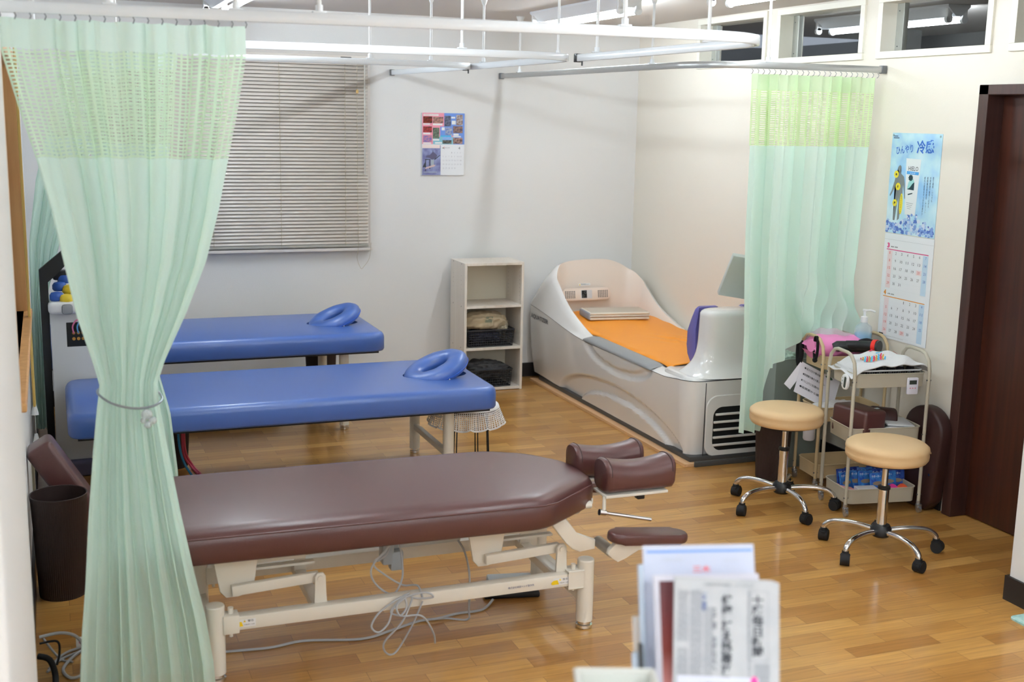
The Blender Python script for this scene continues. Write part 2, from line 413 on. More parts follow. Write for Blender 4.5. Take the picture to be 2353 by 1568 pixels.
# left wall window with timber casing
wd = thing('window_1', (-.13, 4.9, .93), None, None); wd['kind'] = 'structure'
timber = wood_material('honey_timber', (206, 146, 88), (226, 172, 112), 'z', .4, 30)
bm = B()
box(bm, -.24, -.112, 5.80, 5.86, .90, 2.08, bev=.003); box(bm, -.24, -.112, 3.96, 4.02, .90, 2.08, bev=.003); box(bm, -.24, -.112, 3.96, 5.86, 2.03, 2.08, bev=.003)
obj('window_frame', bm, timber, wd, smooth=0)
bm = B(); box(bm, -.24, -.095, 3.94, 5.88, .90, .93, bev=.006); obj('window_sill', bm, timber, wd, smooth=0)
bm = B(); box(bm, -.262, -.256, 4.02, 5.80, .93, 2.03); obj('window_pane', bm, M('evening_glass', (190, 200, 215), .15, trans=.3), wd, smooth=0)
bm = B()
for a in ((-.255, -.235, 4.02, 4.06, .93, 2.03), (-.255, -.235, 5.76, 5.80, .93, 2.03), (-.255, -.235, 4.89, 4.95, .93, 2.03)): box(bm, *a)
obj('window_sash', bm, M('beige_sash', (198, 178, 150), .4, .4), wd, smooth=0)
# edge of a rolled timber shade hanging in front of that window
sh = thing('window_shade', (-.105, 5.74, .98), 'slim yellow timber shade hanging edge-on at the left wall window, white pull bells below', 'window shade')
bm = B(); box(bm, -.110, -.098, 5.62, 5.66, .52, 2.1, bev=.003); obj('shade_slat', bm, wood_material('yellow_bamboo', (214, 176, 92), (228, 192, 110), 'z', .5, 60), sh, smooth=0)
bm = B(); cyl(bm, (-.104, 5.64, .36), (-.104, 5.64, .52), .0012, seg=6); obj('pull_cord', bm, whitep, sh)
for z in (.480, .345):
    bm = B(); cyl(bm, (-.104, 5.64, z), (-.104, 5.64, z + .045), .017, .007, seg=16); obj('pull_bell', bm, whitep, sh)

# ------------------------------------------------------------------ back wall blind
bl = thing('venetian_blind', (1.19, 7.76, .96), 'beige slatted venetian blind filling the window in the white back wall', 'window blind')
slat_m = M('beige_slat', (222, 214, 206), .35, coat=.2)
tape_m = M('beige_cord', (176, 164, 140), .7)
bx0, bx1 = .38, 1.985
bm = B(); box(bm, bx0, bx1, 7.735, 7.775, 2.175, 2.215, bev=.004); obj('headrail', bm, slat_m, bl)
for k in range(52):
    z = 1.005 + k * .0227
    bm = B()
    def sl(u, v, z=z):
        yy = 7.745 + .0195 * (v - .5) * 2 * .45; zz = z + (v - .5) * .0235
        return (bx0 + .004 + u * (bx1 - bx0 - .008), yy - .0035 * (1 - (2 * v - 1) ** 2), zz)
    grid(bm, sl, 1, 4); o = obj('slat', bm, slat_m, bl, smooth=80)
    md = o.modifiers.new('s', 'SOLIDIFY'); md.thickness = .0005
bm = B(); box(bm, bx0 + .004, bx1 - .004, 7.735, 7.758, .972, .990, bev=.004); obj('bottom_rail', bm, M('grey_bottom_rail', (170, 168, 160), .4), bl)
for x in (.54, .97, 1.40, 1.825):
    bm = B()
    for yy in (7.728, 7.768): cyl(bm, (x, yy, .98), (x, yy, 2.18), .0014, seg=6)
    obj('ladder_cord', bm, tape_m, bl)
bm = B(); tube(bm, [(1.905, 7.727, 2.17), (1.905, 7.726, 1.5), (1.908, 7.725, 1.0), (1.90, 7.726, .90), (1.925, 7.725, .83), (1.945, 7.726, .84), (1.985, 7.726, .90), (1.995, 7.727, 1.0)], .0012, 6, n=6); obj('pull_cord', bm, tape_m, bl)
bm = B(); lathe(bm, [(0, -.012), (.008, -.01), (.009, .006), (.004, .014), (0, .015)], (1.905, 7.722, 1.985), 14); obj('cord_knob', bm, M('amber_knob', (214, 176, 110), .3), bl)
bm = B(); cyl(bm, (1.955, 7.724, 1.45), (1.955, 7.724, 2.17), .004, seg=8); obj('tilt_wand', bm, M('clear_wand', (225, 225, 220), .15, alpha=.5), bl)
bm = B(); box(bm, 1.80, 1.87, 7.733, 7.7352, 2.185, 2.203); obj('maker_label', bm, M('label_grey', (60, 60, 62), .5), bl, smooth=0)
bm = B(); box(bm, bx0 - .02, bx1 + .02, 7.775, 7.80, .945, 2.24, bev=.003); box(bm, bx0 - .02, bx1 + .025, 7.74, 7.80, .945, .966, bev=.004); obj('window_surround', bm, M('pale_surround', (216, 210, 206), .45), bl)

# ------------------------------------------------------------------ curtain rails
def rail_mesh(pts):
    P = smooth_path([(x, y, 0) for x, y in pts], 8); bm = B(); rings = []
    for i, p in enumerate(P):
        a = P[max(i - 1, 0)]; b = P[min(i + 1, len(P) - 1)]; t = (b - a).normalized(); s = Vector((-t.y, t.x, 0))
        prof = [(-.011, 2.10), (-.013, 2.103), (-.013, 2.129), (-.010, 2.132), (.010, 2.132), (.013, 2.129), (.013, 2.103), (.011, 2.10), (.004, 2.10), (.004, 2.106), (-.004, 2.106), (-.004, 2.10)]
        rings.append([bm.verts.new((p.x + s.x * o_, p.y + s.y * o_, z)) for o_, z in prof])
    for A, Bq in zip(rings, rings[1:]):
        for k in range(len(A)): bm.faces.new((A[k], A[(k + 1) % len(A)], Bq[(k + 1) % len(A)], Bq[k]))
    bm.faces.new(rings[0]); bm.faces.new(list(reversed(rings[-1]))); return bm
RAILS = {1: [(-.125, 3.625), (.6, 3.545), (1.2, 3.485), (1.8, 3.44), (2.06, 3.44), (2.2, 3.50), (2.28, 3.62), (2.30, 3.85), (2.295, 4.5), (2.288, 5.08)],
         2: [(-.125, 5.14), (.9, 5.07), (1.8, 5.01), (2.06, 5.01), (2.19, 5.06), (2.255, 5.17), (2.265, 5.38), (2.25, 6.0), (2.24, 6.52)],
         3: [(-.125, 6.39), (.9, 6.32), (1.8, 6.265), (2.05, 6.27), (2.16, 6.32), (2.215, 6.43), (2.22, 6.65), (2.19, 7.2), (2.158, 7.785)],
         4: [(2.93, 7.785), (2.95, 6.6), (2.972, 5.55), (3.0, 5.32), (3.09, 5.16), (3.3, 5.09), (3.6, 5.078), (3.965, 5.07)]}
RL = {1: 'white curtain rail nearest the viewer, carrying the big tied curtain',
      2: 'white curtain rail over the blue couches, second from the viewer',
      3: 'white curtain rail in front of the window blind, third from the viewer',
      4: 'grey curtain rail around the water massage bed, from the back wall to the right wall'}
RODS = {1: [(.184, 3.59), (.525, 3.555), (.759, 3.53), (1.702, 3.443), (2.298, 3.95), (2.29, 4.9)], 2: [(-.02, 5.13), (1.70, 5.013), (2.25, 5.24), (2.243, 6.25)],
        3: [(.35, 6.357), (1.617, 6.276), (1.95, 6.265)], 4: [(2.935, 7.47), (2.969, 5.67), (3.297, 5.09)]}
rail_objs = {}
for k, pts in RAILS.items():
    r = thing('curtain_rail', (pts[3][0], pts[3][1], 2.10), RL[k], 'curtain rail', 'ceiling-hung curtain rails'); rail_objs[k] = r
    obj('rail', rail_mesh(pts), alu if k < 4 else M('grey_rail', (186, 187, 186), .3, .5), r, smooth=50)
    for x, y in RODS[k]:
        bm = B(); cyl(bm, (x, y, 2.13), (x, y, CEIL - .005), .0065, seg=12); ro = obj('hanger_rod', bm, whitep, r)
        bm = B(); cyl(bm, (x, y, CEIL - .055), (x, y, CEIL - .001), .009, .028, seg=20); obj('ceiling_cup', bm, whitep, ro)
        bm = B(); box(bm, x - .02, x + .02, y - .012, y + .012, 2.131, 2.137, bev=.002); cyl(bm, (x, y, 2.135), (x, y, 2.155), .011, seg=12); obj('rod_bracket', bm, alu, r)
    for e in ((pts[0], pts[-1]) if k == 4 else ((pts[-1],) if k == 3 else ())):
        bm = B(); box(bm, e[0] - .018, e[0] + .012, e[1] - .018, e[1] + .012, 2.096, 2.136, bev=.003); obj('end_bracket', bm, alu_d, r)
    if k in (1, 2):
        e = pts[-1]; bm = B(); box(bm, e[0] - .016, e[0] + .016, e[1], e[1] + .03, 2.097, 2.135, bev=.002); cyl(bm, (e[0], e[1] - .03, 2.08), (e[0], e[1] - .03, 2.10), .004); obj('rail_joint', bm, M('dark_joint', (70, 72, 76), .4, .4), r)

# ------------------------------------------------------------------ curtains
mint = cloth_material('mint_cloth', (230, 250, 240), None, .38)
mint_net = cloth_material('mint_net', (226, 246, 222), (.045, .0105), .42)
mint_hd = cloth_material('mint_header', (230, 248, 238), None, .42)
lime_net = cloth_material('lime_net', (228, 247, 202), (.045, .0105), .45)
lime_hd = cloth_material('lime_header', (228, 247, 212), None, .45)
def fold(u, N, seed):
    rr = random.Random(seed); a = [rr.uniform(0, 6.28) for _ in range(6)]
    ph = 2 * pi * N * u + 1.1 * sin(2 * pi * 2.3 * u + a[0]) + .4 * sin(2 * pi * 4.1 * u + a[1])
    am = .65 + .40 * sin(2 * pi * 3.3 * u + a[2])
    s = sin(ph)
    return s * am + .08 * sin(2 * ph + a[3]), cos(ph) * am
def curtain_part(name, parent, mat, tab, z1, z0, N, seed, nrow, label=None, flatw=1.75, ncol=None):
    """tab: (z, xl, yl, xr, yr, amp) descending z"""
    ncol = ncol or N * 16; bm = B()
    def f(u, v):
        z = z1 + (z0 - z1) * v
        xl, yl, xr, yr, am = interp(tab, z)
        p = Vector((xl, yl, 0)).lerp(Vector((xr, yr, 0)), u); t = Vector((xr - xl, yr - yl, 0)); L_ = t.length; t.normalize(); nrm = Vector((t.y, -t.x, 0))
        s, c = fold(u, N, seed)
        lat = min(.35 * L_ / N, .35 * am) * c
        e = min(1, 12 * u, 12 * (1 - u)) if True else 1
        p = p + nrm * am * s + t * lat * e
        return (p.x, p.y, z + .002 * sin(u * 40))
    ztop = tab[0][0]
    grid(bm, f, ncol, nrow, uvf=lambda u, v: (u * flatw, (z1 + (z0 - z1) * v)))
    o = obj(name, bm, mat, parent, smooth=180, label=label); return o
# -- 1: tied curtain nearest the viewer
T1 = [(2.085, -0.1, 3.6, 0.55, 3.55, 0.019), (2, -0.1, 3.6, 0.55, 3.55, 0.019), (1.855, -0.065, 3.597, 0.525, 3.555, 0.021), (1.703, -0.024, 3.595, 0.493, 3.56, 0.022), (1.56, 0.008, 3.59, 0.463, 3.56, 0.023), (1.41, 0.034, 3.585, 0.423, 3.56, 0.023), (1.26, 0.06, 3.58, 0.363, 3.565, 0.022), (1.12, 0.098, 3.575, 0.298, 3.57, 0.019), (1.056, 0.112, 3.575, 0.276, 3.575, 0.014), (1, 0.103, 3.575, 0.276, 3.575, 0.015), (0.95, 0.096, 3.575, 0.283, 3.575, 0.018), (0.85, 0.084, 3.575, 0.297, 3.575, 0.021), (0.65, 0.063, 3.58, 0.327, 3.575, 0.023), (0.45, 0.046, 3.58, 0.362, 3.575, 0.024), (0.3, 0.03, 3.585, 0.392, 3.575, 0.025), (0.15, 0.018, 3.585, 0.412, 3.575, 0.026), (0.06, 0.012, 3.585, 0.418, 3.575, 0.026)]
c1 = thing('privacy_curtain', (.2, 3.57, .06), 'large mint curtain tied at the waist by a beaded band, nearest the viewer', 'curtain', 'mint privacy curtains')
curtain_part('curtain_header', c1, mint_hd, T1, 2.085, 2.005, 11, 3, 3)
curtain_part('net_panel', c1, mint_net, T1, 2.005, 1.71, 11, 3, 16)
curtain_part('cloth_panel', c1, mint, T1, 1.71, .12, 11, 3, 110)
curtain_part('hem', c1, mint_hd, T1, .12, .06, 11, 3, 4)
bm = B()
tb = [(.112, 3.55, 1.03), (.14, 3.528, 1.012), (.18, 3.522, .998), (.22, 3.523, .992), (.262, 3.53, .997), (.285, 3.56, 1.01), (.262, 3.61, 1.03), (.19, 3.625, 1.045), (.13, 3.605, 1.045), (.106, 3.578, 1.04)]
tube(bm, tb, .0035, 8, n=6, closed=True); obj('tieback', bm, M('silver_cord', (150, 158, 165), .35, .5), c1)
bm = B()
for p, r in (((.236, 3.512, .975), .016), ((.252, 3.508, .957), .012), ((.238, 3.508, .945), .011), ((.226, 3.51, .958), .009)):
    rr_ = bmesh.ops.create_icosphere(bm, subdivisions=2, radius=r, matrix=Matrix.Translation(p))
obj('crystal_bead', bm, M('crystal', (240, 244, 248), .05, trans=.6, ior=1.5), c1, smooth=0)
bm = B()
for k in range(18):
    u = k / 17; x = -.10 + u * .65; y = 3.60 - u * .05 - .0
    tube(bm, [(x, y, 2.10), (x + .004, y, 2.092), (x, y, 2.082)], .0016, 6)
obj('curtain_hook', bm, alu_d, c1, kind='stuff')
# -- 2: curtain by the water massage bed: long left part, tucked-up right part
T2 = [(2.075, 3.215, 5.10, 3.945, 5.075, .028), (1.73, 3.222, 5.10, 3.935, 5.075, .03), (1.3, 3.225, 5.10, 3.92, 5.08, .032), (1.1, 3.232, 5.10, 3.915, 5.085, .034), (.95, 3.24, 5.10, 3.91, 5.09, .036), (.78, 3.25, 5.10, 3.91, 5.10, .038)]
c2 = thing('privacy_curtain', (3.4, 5.09, .25), 'green curtain with lime netted top between water massage bed and trolleys', 'curtain', 'mint privacy curtains')
curtain_part('curtain_header', c2, lime_hd, T2, 2.075, 2.0, 12, 11, 3)
curtain_part('net_panel', c2, lime_net, T2, 2.0, 1.73, 12, 11, 14)
def tucked():
    bm = B(); N = 12
    def f(u, v):
        # bottom height differs along the width: left hangs low, right is lifted
        zb = .27 if u < .18 else (.27 + (.60 - .27) * ss(.18, .26, u) if u < .26 else .60 + .16 * ss(.26, .5, u))
        z = 1.73 + (zb - 1.73) * v
        xl, yl, xr, yr, am = interp(T2, z)
        s, c = fold(u, N, 11)
        x = xl + (xr - xl) * u + min(.35 * .7 / N, .01) * c; y = yl + (yr - yl) * u - am * s
        if u > .3:                       # swag pulled to the right and gathered
            k = ss(1.15, .78, z) * ss(.3, .5, u)
            x += k * .05 * sin(u * 9 + z * 7) + k * .06 * (1 - u); y += k * .018 * sin(z * 34 + u * 22) + .018 * k * sin(u * 60 + z * 13)
            z += k * .02 * sin(u * 17)
        return (x, y, z)
    grid(bm, f, 260, 110, uvf=lambda u, v: (u, v)); return bm
obj('cloth_panel', tucked(), mint, c2, smooth=180)
bm = B()
for k in range(24):
    x = 3.215 + k * .0315; y = 5.10 - .0010 * k
    tube(bm, [(x, y, 2.098), (x + .006, y - .004, 2.09), (x + .004, y, 2.078), (x - .003, y, 2.074)], .0014, 6)
obj('curtain_hook', bm, alu_d, c2, kind='stuff')
# -- 3: second tied curtain, mostly hidden behind the first
T3 = [(2.085, .12, 5.11, .52, 5.09, .03), (1.4, .2, 5.10, .44, 5.09, .03), (1.0, .27, 5.10, .375, 5.10, .022), (.86, .265, 5.10, .38, 5.10, .024), (.731, .25, 5.10, .405, 5.10, .03), (.577, .24, 5.10, .442, 5.10, .034), (.306, .235, 5.10, .465, 5.10, .034), (.08, .23, 5.10, .47, 5.10, .034)]
c3 = thing('privacy_curtain', (.34, 5.1, .08), 'mint curtain behind the large tied one, only its right edge showing', 'curtain', 'mint privacy curtains')
curtain_part('curtain_header', c3, mint_hd, T3, 2.085, 2.005, 9, 5, 3)
curtain_part('net_panel', c3, mint_net, T3, 2.005, 1.71, 9, 5, 10)
curtain_part('cloth_panel', c3, mint, T3, 1.71, .08, 9, 5, 50)
# -- 4: far shaded curtain at the left wall
T4 = [(2.085, .10, 6.355, .42, 6.33, .02), (1.8, .03, 6.36, .30, 6.34, .02), (1.5, -.05, 6.37, .14, 6.34, .022), (1.17, -.10, 6.38, .04, 6.36, .022), (.87, -.105, 6.38, -.04, 6.37, .016), (.577, -.113, 6.39, -.03, 6.38, .022), (.22, -.118, 6.39, -.045, 6.38, .022)]
c4 = thing('privacy_curtain', (-.07, 6.38, .22), 'shaded green curtain bunched against the left wall behind the white therapy machine', 'curtain', 'mint privacy curtains')
curtain_part('curtain_header', c4, mint_hd, T4, 2.085, 2.005, 6, 8, 3)
curtain_part('net_panel', c4, mint_net, T4, 2.005, 1.71, 6, 8, 10)
curtain_part('cloth_panel', c4, mint, T4, 1.71, .22, 6, 8, 50)

# ================================================================== LIGHTS (fluorescent fittings)
housing = M('light_housing', (232, 234, 238), .4)
def fixture(x, y0, y1, label, lit=True, z=CEIL, mat=None):
    r = thing('ceiling_light', (x, (y0 + y1) / 2, z - .1), label, 'ceiling light', 'fluorescent ceiling lights')
    bm = B(); hw = .075
    poly = [(-hw, 0), (hw, 0), (hw, -.012), (.018, -.062), (-.018, -.062), (-hw, -.012)]
    fr = Matrix(((1, 0, 0, x), (0, 0, 1, y0), (0, 1, 0, z - .001), (0, 0, 0, 1)))
    prism_dir(bm, poly, fr, y1 - y0); obj('housing', bm, housing, r, smooth=0)
    for yy in (y0 + .01, y1 - .03):
        for sx in (-1, 1):
            bm = B(); cyl(bm, (x + sx * .052, yy, z - .078), (x + sx * .052, yy + .02, z - .078), .021, seg=20); box(bm, x + sx * .052 - .016, x + sx * .052 + .016, yy, yy + .02, z - .075, z - .02, bev=.003)
            obj('lamp_holder', bm, whitep, r)
    for sx in ((1,) if lit else (-1, 1)):
        bm = B(); cyl(bm, (x + sx * .052, y0 + .03, z - .078), (x + sx * .052, y1 - .03, z - .078), .0155, seg=16)
        obj('tube', bm, (mat or tubem) if lit else M('unlit_tube', (200, 202, 204), .3), r)
    return r
fixture(2.93, 5.86, 7.11, 'white single-tube ceiling light in front of the back wall, between rail hangers')
fixture(3.10, 4.0, 5.25, 'single-tube ceiling light before the transom windows, only its far end in view', mat=tubed)
fixture(.95, 6.05, 7.25, 'single-tube ceiling light above the window blind at the upper left')
for (x, y0), lb in (((.95, 3.75), 'lit ceiling light over the brown treatment table'), ((2.0, 2.2), 'lit ceiling light above the foreground rack'), ((2.0, -1.2), 'added ceiling light, out of view, at the reception front wall'), ((-.6, -1.2), 'added ceiling light, out of view, in the front left of the reception'), ((.7, -1.2), 'added ceiling light, out of view, near the reception counter'), ((2.6, .2), 'lit ceiling light over the reception side'), ((-1.4, .2), 'lit ceiling light over the reception corner')):
    fixture(x, y0, y0 + 1.22, lb, mat=tubes if y0 < 0 else None)  # front-wall row is added out of view to brighten the near curtain
fixture(4.64, 5.33, 6.55, 'lit tube light of the next room, seen through the transom windows', mat=tubed)
fixture(5.35, 3.4, 5.1, 'unlit ceiling light of the next room seen through the transom', lit=False)

# ================================================================== BLUE COUCHES
def mattress_with_hole(x0, x1, y0, y1, z0, z1, hx, hy, rx, ry, bev=.03):
    bm = soft_slab([(x0, y0), (x1, y0), (x1, y1), (x0, y1)], [(.02, z0), (.006, z0 + .004), (0, z0 + .014), (0, z1 - .036), (.003, z1 - .022), (.010, z1 - .010), (.020, z1 - .003), (.032, z1)], 3, lim=.045)
    bmesh.ops.recalc_face_normals(bm, faces=bm.faces)
    me = bpy.data.meshes.new('tmp'); bm.to_mesh(me); bm.free(); o = bpy.data.objects.new('tmp', me); COL.objects.link(o)
    bm = B(); prism(bm, ell(hx, hy, rx, ry, 40), z0 - .05, z1 + .05); me2 = bpy.data.meshes.new('tmp2'); bm.to_mesh(me2); bm.free(); o2 = bpy.data.objects.new('tmp2', me2); COL.objects.link(o2)
    md = o.modifiers.new('b', 'BOOLEAN'); md.object = o2; md.operation = 'DIFFERENCE'; md.solver = 'EXACT'
    res = bpy.data.meshes.new_from_object(o.evaluated_get(bpy.context.evaluated_depsgraph_get()))
    bm = B(); bm.from_mesh(res); bpy.data.objects.remove(o); bpy.data.objects.remove(o2); return bm
def couch(x0, x1, y0, y1, zt, hole, label, legs_x, near_dy=.14):
    c = thing('massage_couch', ((x0 + x1) / 2, (y0 + y1) / 2, 0), label, 'massage couch', 'blue massage couches')
    zb = zt - .115
    obj('mattress', mattress_with_hole(x0, x1, y0, y1, zb, zt, *hole), blue, c, smooth=50)
    bm = B(); box(bm, x0 + .04, x1 - .04, y0 + .04, y1 - .04, zb - .012, zb); obj('underboard', bm, M('black_board', (40, 38, 40), .7), c)
    for x in legs_x:
        for y in (y0 + near_dy, y1 - .055):
            bm = B(); cyl(bm, (x, y, .028), (x, y, zb - .012), .028, seg=28); l = obj('leg', bm, cream, c)
            bm = B(); lathe(bm, [(0, 0), (.022, 0), (.026, .004), (.026, .016), (.022, .018), (.022, .028), (0, .028)], (x, y, 0), 24); obj('levelling_foot', bm, chrome, l)
        bm = B(); box(bm, x - .014, x + .014, y0 + near_dy + .02, y1 - .075, .14, .17, bev=.002); obj('stretcher', bm, cream, c)
    return c
def face_cushion(c, hx, hy, zt, rx, ry, s=1.0, yaw=0):
    bm = B(); RX, RY = rx * .74, ry * .74; th = .052 * s
    mt = Matrix.Translation((hx, hy, zt + .028)) @ Matrix.Rotation(yaw, 4, 'Z') @ Matrix.Rotation(radians(-17), 4, 'Y') @ Matrix.Rotation(radians(9), 4, 'X')
    def f(u, v):
        a = 2 * pi * u; b = 2 * pi * v
        wr = 1 + .05 * sin(a * 9 + 2) * max(0, sin(b)) * .4
        k = .55 + .45 * (1 - abs(cos(a / 2 + pi / 2)) ** 3 * .6)        # thinner at the open end
        k = 1.0
        p = Vector(((RX + th * .95 * k * cos(b)) * cos(a), (RY + th * .95 * k * cos(b)) * sin(a), th * .75 * k * wr * math.copysign(abs(sin(b)) ** .8, sin(b))))
        p.z += .012 * cos(a)
        return mt @ p
    V = []
    nu, nv = 64, 20
    V = [[bm.verts.new(f(i / nu, j / nv)) for i in range(nu)] for j in range(nv)]
    for j in range(nv):
        for i in range(nu): bm.faces.new((V[j][i], V[j][(i + 1) % nu], V[(j + 1) % nv][(i + 1) % nu], V[(j + 1) % nv][i]))
    fc = obj('face_cushion', bm, blue, c, smooth=180)
    bm = B(); tube(bm, [mt @ Vector(((RX + th * .97) * cos(a), (RY + th * .97) * sin(a), -.006 + .012 * cos(a))) for a in [2 * pi * k / 40 for k in range(40)]], .0022, 6, closed=True); obj('piping', bm, M('blue_piping', (52, 100, 200), .4), fc)
    bm = B(); bmesh.ops.create_uvsphere(bm, u_segments=12, v_segments=8, radius=.005, matrix=mt @ Matrix.Translation((.02, -(RY + th * .98), -.012))); obj('stud', bm, chrome, fc)
cA = couch(-.09, 1.80, 6.60, 7.39, .598, (1.565, 7.0, .155, .10), 'blue vinyl massage couch with a face hole, farther one, under the window blind', (.15, 1.575))
face_cushion(cA, 1.575, 6.985, .598, .155, .115)
cB = couch(.030, 2.055, 5.40, 6.19, .52, (1.83, 5.78, .17, .105), 'blue vinyl massage couch with a face hole, nearer one, behind the brown treatment table', (.28, 1.83))
face_cushion(cB, 1.835, 5.775, .52, .165, .12, 1.1)

# ================================================================== BROWN TREATMENT TABLE
bt = thing('treatment_table', (1.0, 3.96, 0), 'brown vinyl electric treatment table on a cream steel frame, in the middle foreground', 'treatment table')
def brown_mat():
    pts = [(.12, 3.645), (.8, 3.63), (1.56, 3.612), (1.835, 3.81), (1.84, 3.92), (1.83, 4.05), (1.72, 4.21), (1.56, 4.295), (.9, 4.31), (.12, 4.315)]
    return soft_slab(pts, [(.03, .437), (.008, .441), (0, .450), (0, .505), (.004, .522), (.012, .535), (.024, .544), (.045, .550), (.075, .553)], 3, lim=.032)
obj('mattress', brown_mat(), brown, bt, smooth=60)
bm = B(); tube(bm, [(.16, 3.64, .531), (1.0, 3.62, .531), (1.545, 3.608, .531), (1.60, 3.625, .531), (1.80, 3.775, .531)], .0028, 6); obj('mattress_seam', bm, brown, bt)
bm = B(); box(bm, .2, 1.66, 3.70, 4.25, .424, .437, bev=.003); obj('mattress_plate', bm, cream, bt)
# head cushions (two saddle blocks)
for (y0, y1, x0, dz) in ((3.735, 3.865, 1.845, 0), (3.945, 4.07, 1.82, .0)):
    bm = B(); L_ = .285
    def hc(u, v, y0=y0, y1=y1, x0=x0):
        x = x0 + L_ * u; sad = .022 * (2 * u - 1) ** 2
        a = 2 * pi * v; cy_, cz_ = (y0 + y1) / 2, .548
        hw, hh = (y1 - y0) / 2, .055
        c_, s_ = cos(a), sin(a)
        q = 3.0 if s_ < 0 else 2.3
        yy = cy_ + hw * math.copysign(abs(c_) ** (2 / q), c_); zz = cz_ + hh * math.copysign(abs(s_) ** (2 / q), s_)
        e = min(1, 14 * u + .82, 14 * (1 - u) + .82)
        zz = cz_ + (zz - cz_) * e + (sad if s_ > -.2 else 0) * 1; yy = cy_ + (yy - cy_) * e
        return (x, yy, zz)
    V = grid(bm, hc, 24, 36)
    bmesh.ops.remove_doubles(bm, verts=bm.verts, dist=1e-5)
    bmesh.ops.holes_fill(bm, edges=[e for e in bm.edges if e.is_boundary], sides=0)
    h = obj('head_cushion', bm, brown, bt, smooth=50)
    bm = B()
    for ex in (.018, L_ - .018):
        tube(bm, [Vector(hc(ex / L_, v / 30)) + (Vector(hc(ex / L_, v / 30)) - Vector((x0 + ex, (y0 + y1) / 2, .548))).normalized() * .0008 for v in range(0, 16)], .0018, 5)
    obj('seam', bm, M('brown_stitch', (60, 34, 32), .5), h)
    bm = B(); box(bm, x0 + .0, x0 + L_ - .03, y0 + .008, y1 - .008, .482, .492, bev=.002); obj('cushion_plate', bm, cream, bt)
bm = B(); tube(bm, [(1.845, 3.76, .485), (1.845, 3.758, .44), (1.84, 3.757, .425)], .007, 8); obj('lever_bracket', bm, cream, bt)
bm = B(); tube(bm, [(1.835, 3.757, .428), (2.03, 3.74, .385)], .0075, 12); cyl(bm, (1.825, 3.757, .43), (1.85, 3.757, .425), .012); obj('lever', bm, chrome, bt, label='chrome release lever')
bm = B(); box(bm, 1.98, 2.01, 3.755, 3.785, .462, .484, bev=.004); obj('catch', bm, blackp, bt)
bm = B(); cyl(bm, (1.76, 3.78, .455), (1.80, 3.78, .455), .014); box(bm, 1.72, 1.82, 3.80, 4.08, .448, .470, bev=.003); obj('hinge_bar', bm, cream, bt)
# armrests
def stadium(cx, cy, L_, W, n=10):
    r = W / 2; out = []
    for k in range(n + 1): a = -pi / 2 + pi * k / n; out.append((cx + L_ / 2 - r + r * cos(a), cy + r * sin(a)))
    for k in range(n + 1): a = pi / 2 + pi * k / n; out.append((cx - L_ / 2 + r + r * cos(a), cy + r * sin(a)))
    return out
for (cx, cy, zz, near) in ((1.975, 3.66, .335, 1), (2.05, 4.28, .335, 0)):
    bm = B(); vv = prism(bm, stadium(cx, cy, .32, .095), zz, zz + .038, bev=.014, seg=4)
    bmesh.ops.rotate(bm, cent=(cx, cy, zz), matrix=Matrix.Rotation(radians(6), 3, 'Y'), verts=bm.verts)
    ar = obj('armrest', bm, brown, bt, smooth=60)
    bm = B()
    fr = Matrix(((1, 0, 0, 0), (0, 0, 1, cy - .012), (0, 1, 0, 0), (0, 0, 0, 1)))
    poly = [(cx - .145, zz - .045), (cx - .12, zz - .062), (cx - .085, zz - .05), (cx - .04, zz - .022), (cx + .12, zz - .022), (cx + .125, zz - .006), (cx - .13, zz + .01), (cx - .155, zz - .012), (cx - .16, zz - .03)]
    prism_dir(bm, poly, fr, .024, bev=.003); obj('armrest_bracket', bm, cream, bt)
    s = 1 if near else -1
    bm = B(); cyl(bm, (cx - .135, cy, zz - .03), (cx - .135, cy + s * .13, zz - .03), .021, seg=20)
    obj('armrest_tube', bm, M('satin_tube', (186, 182, 172), .3, .5), bt)
    bm = B(); poly = [(1.60, .455), (1.66, .455), (1.715, .372), (1.76, .352), (1.79, .345), (1.79, .31), (1.73, .305), (1.70, .318), (1.675, .345), (1.60, .44)]
    fr = Matrix(((1, 0, 0, (0 if near else .07)), (0, 0, 1, cy + s * .06 - .012), (0, 1, 0, zz - .335 + 0.0), (0, 0, 0, 1)))
    prism_dir(bm, poly, fr, .024, bev=.004); obj('armrest_arm', bm, cream, bt)
# base frame
LX = (.44, 1.767); LY = (3.735, 4.18)
for x in LX:
    for y in LY:
        bm = B(); cyl(bm, (x, y, .03), (x, y, .262), .031, seg=32); lathe(bm, [(.031, 0), (.029, .004), (0, .005)], (x, y, .262), 32); l = obj('leg', bm, cream, bt)
        bm = B(); lathe(bm, [(0, 0), (.026, 0), (.031, .005), (.031, .015), (.024, .018), (.024, .03), (0, .03)], (x, y, 0), 28); obj('levelling_foot', bm, chrome, l)
    bm = B(); box(bm, x - .02, x + .02, LY[0] + .02, LY[1] - .02, .10, .14, bev=.003); obj('cross_bar', bm, cream, bt)
for y in LY:
    bm = B(); box(bm, LX[0] + .02, LX[1] - .02, y - .022, y + .022, .176, .224, bev=.005)
    for x in LX:
        s = 1 if x < 1 else -1
        box(bm, x + s * .022, x + s * .075, y - .027, y + .027, .168, .232, bev=.004); cyl(bm, (x + s * .05, y, .232), (x + s * .05, y, .252), .009, seg=16); cyl(bm, (x + s * .05, y, .150), (x + s * .05, y, .168), .006, seg=10)
    obj('side_rail', bm, cream, bt)
fr = frame((0, LY[0] - .0225, 0), (1, 0, 0), (0, 0, 1))
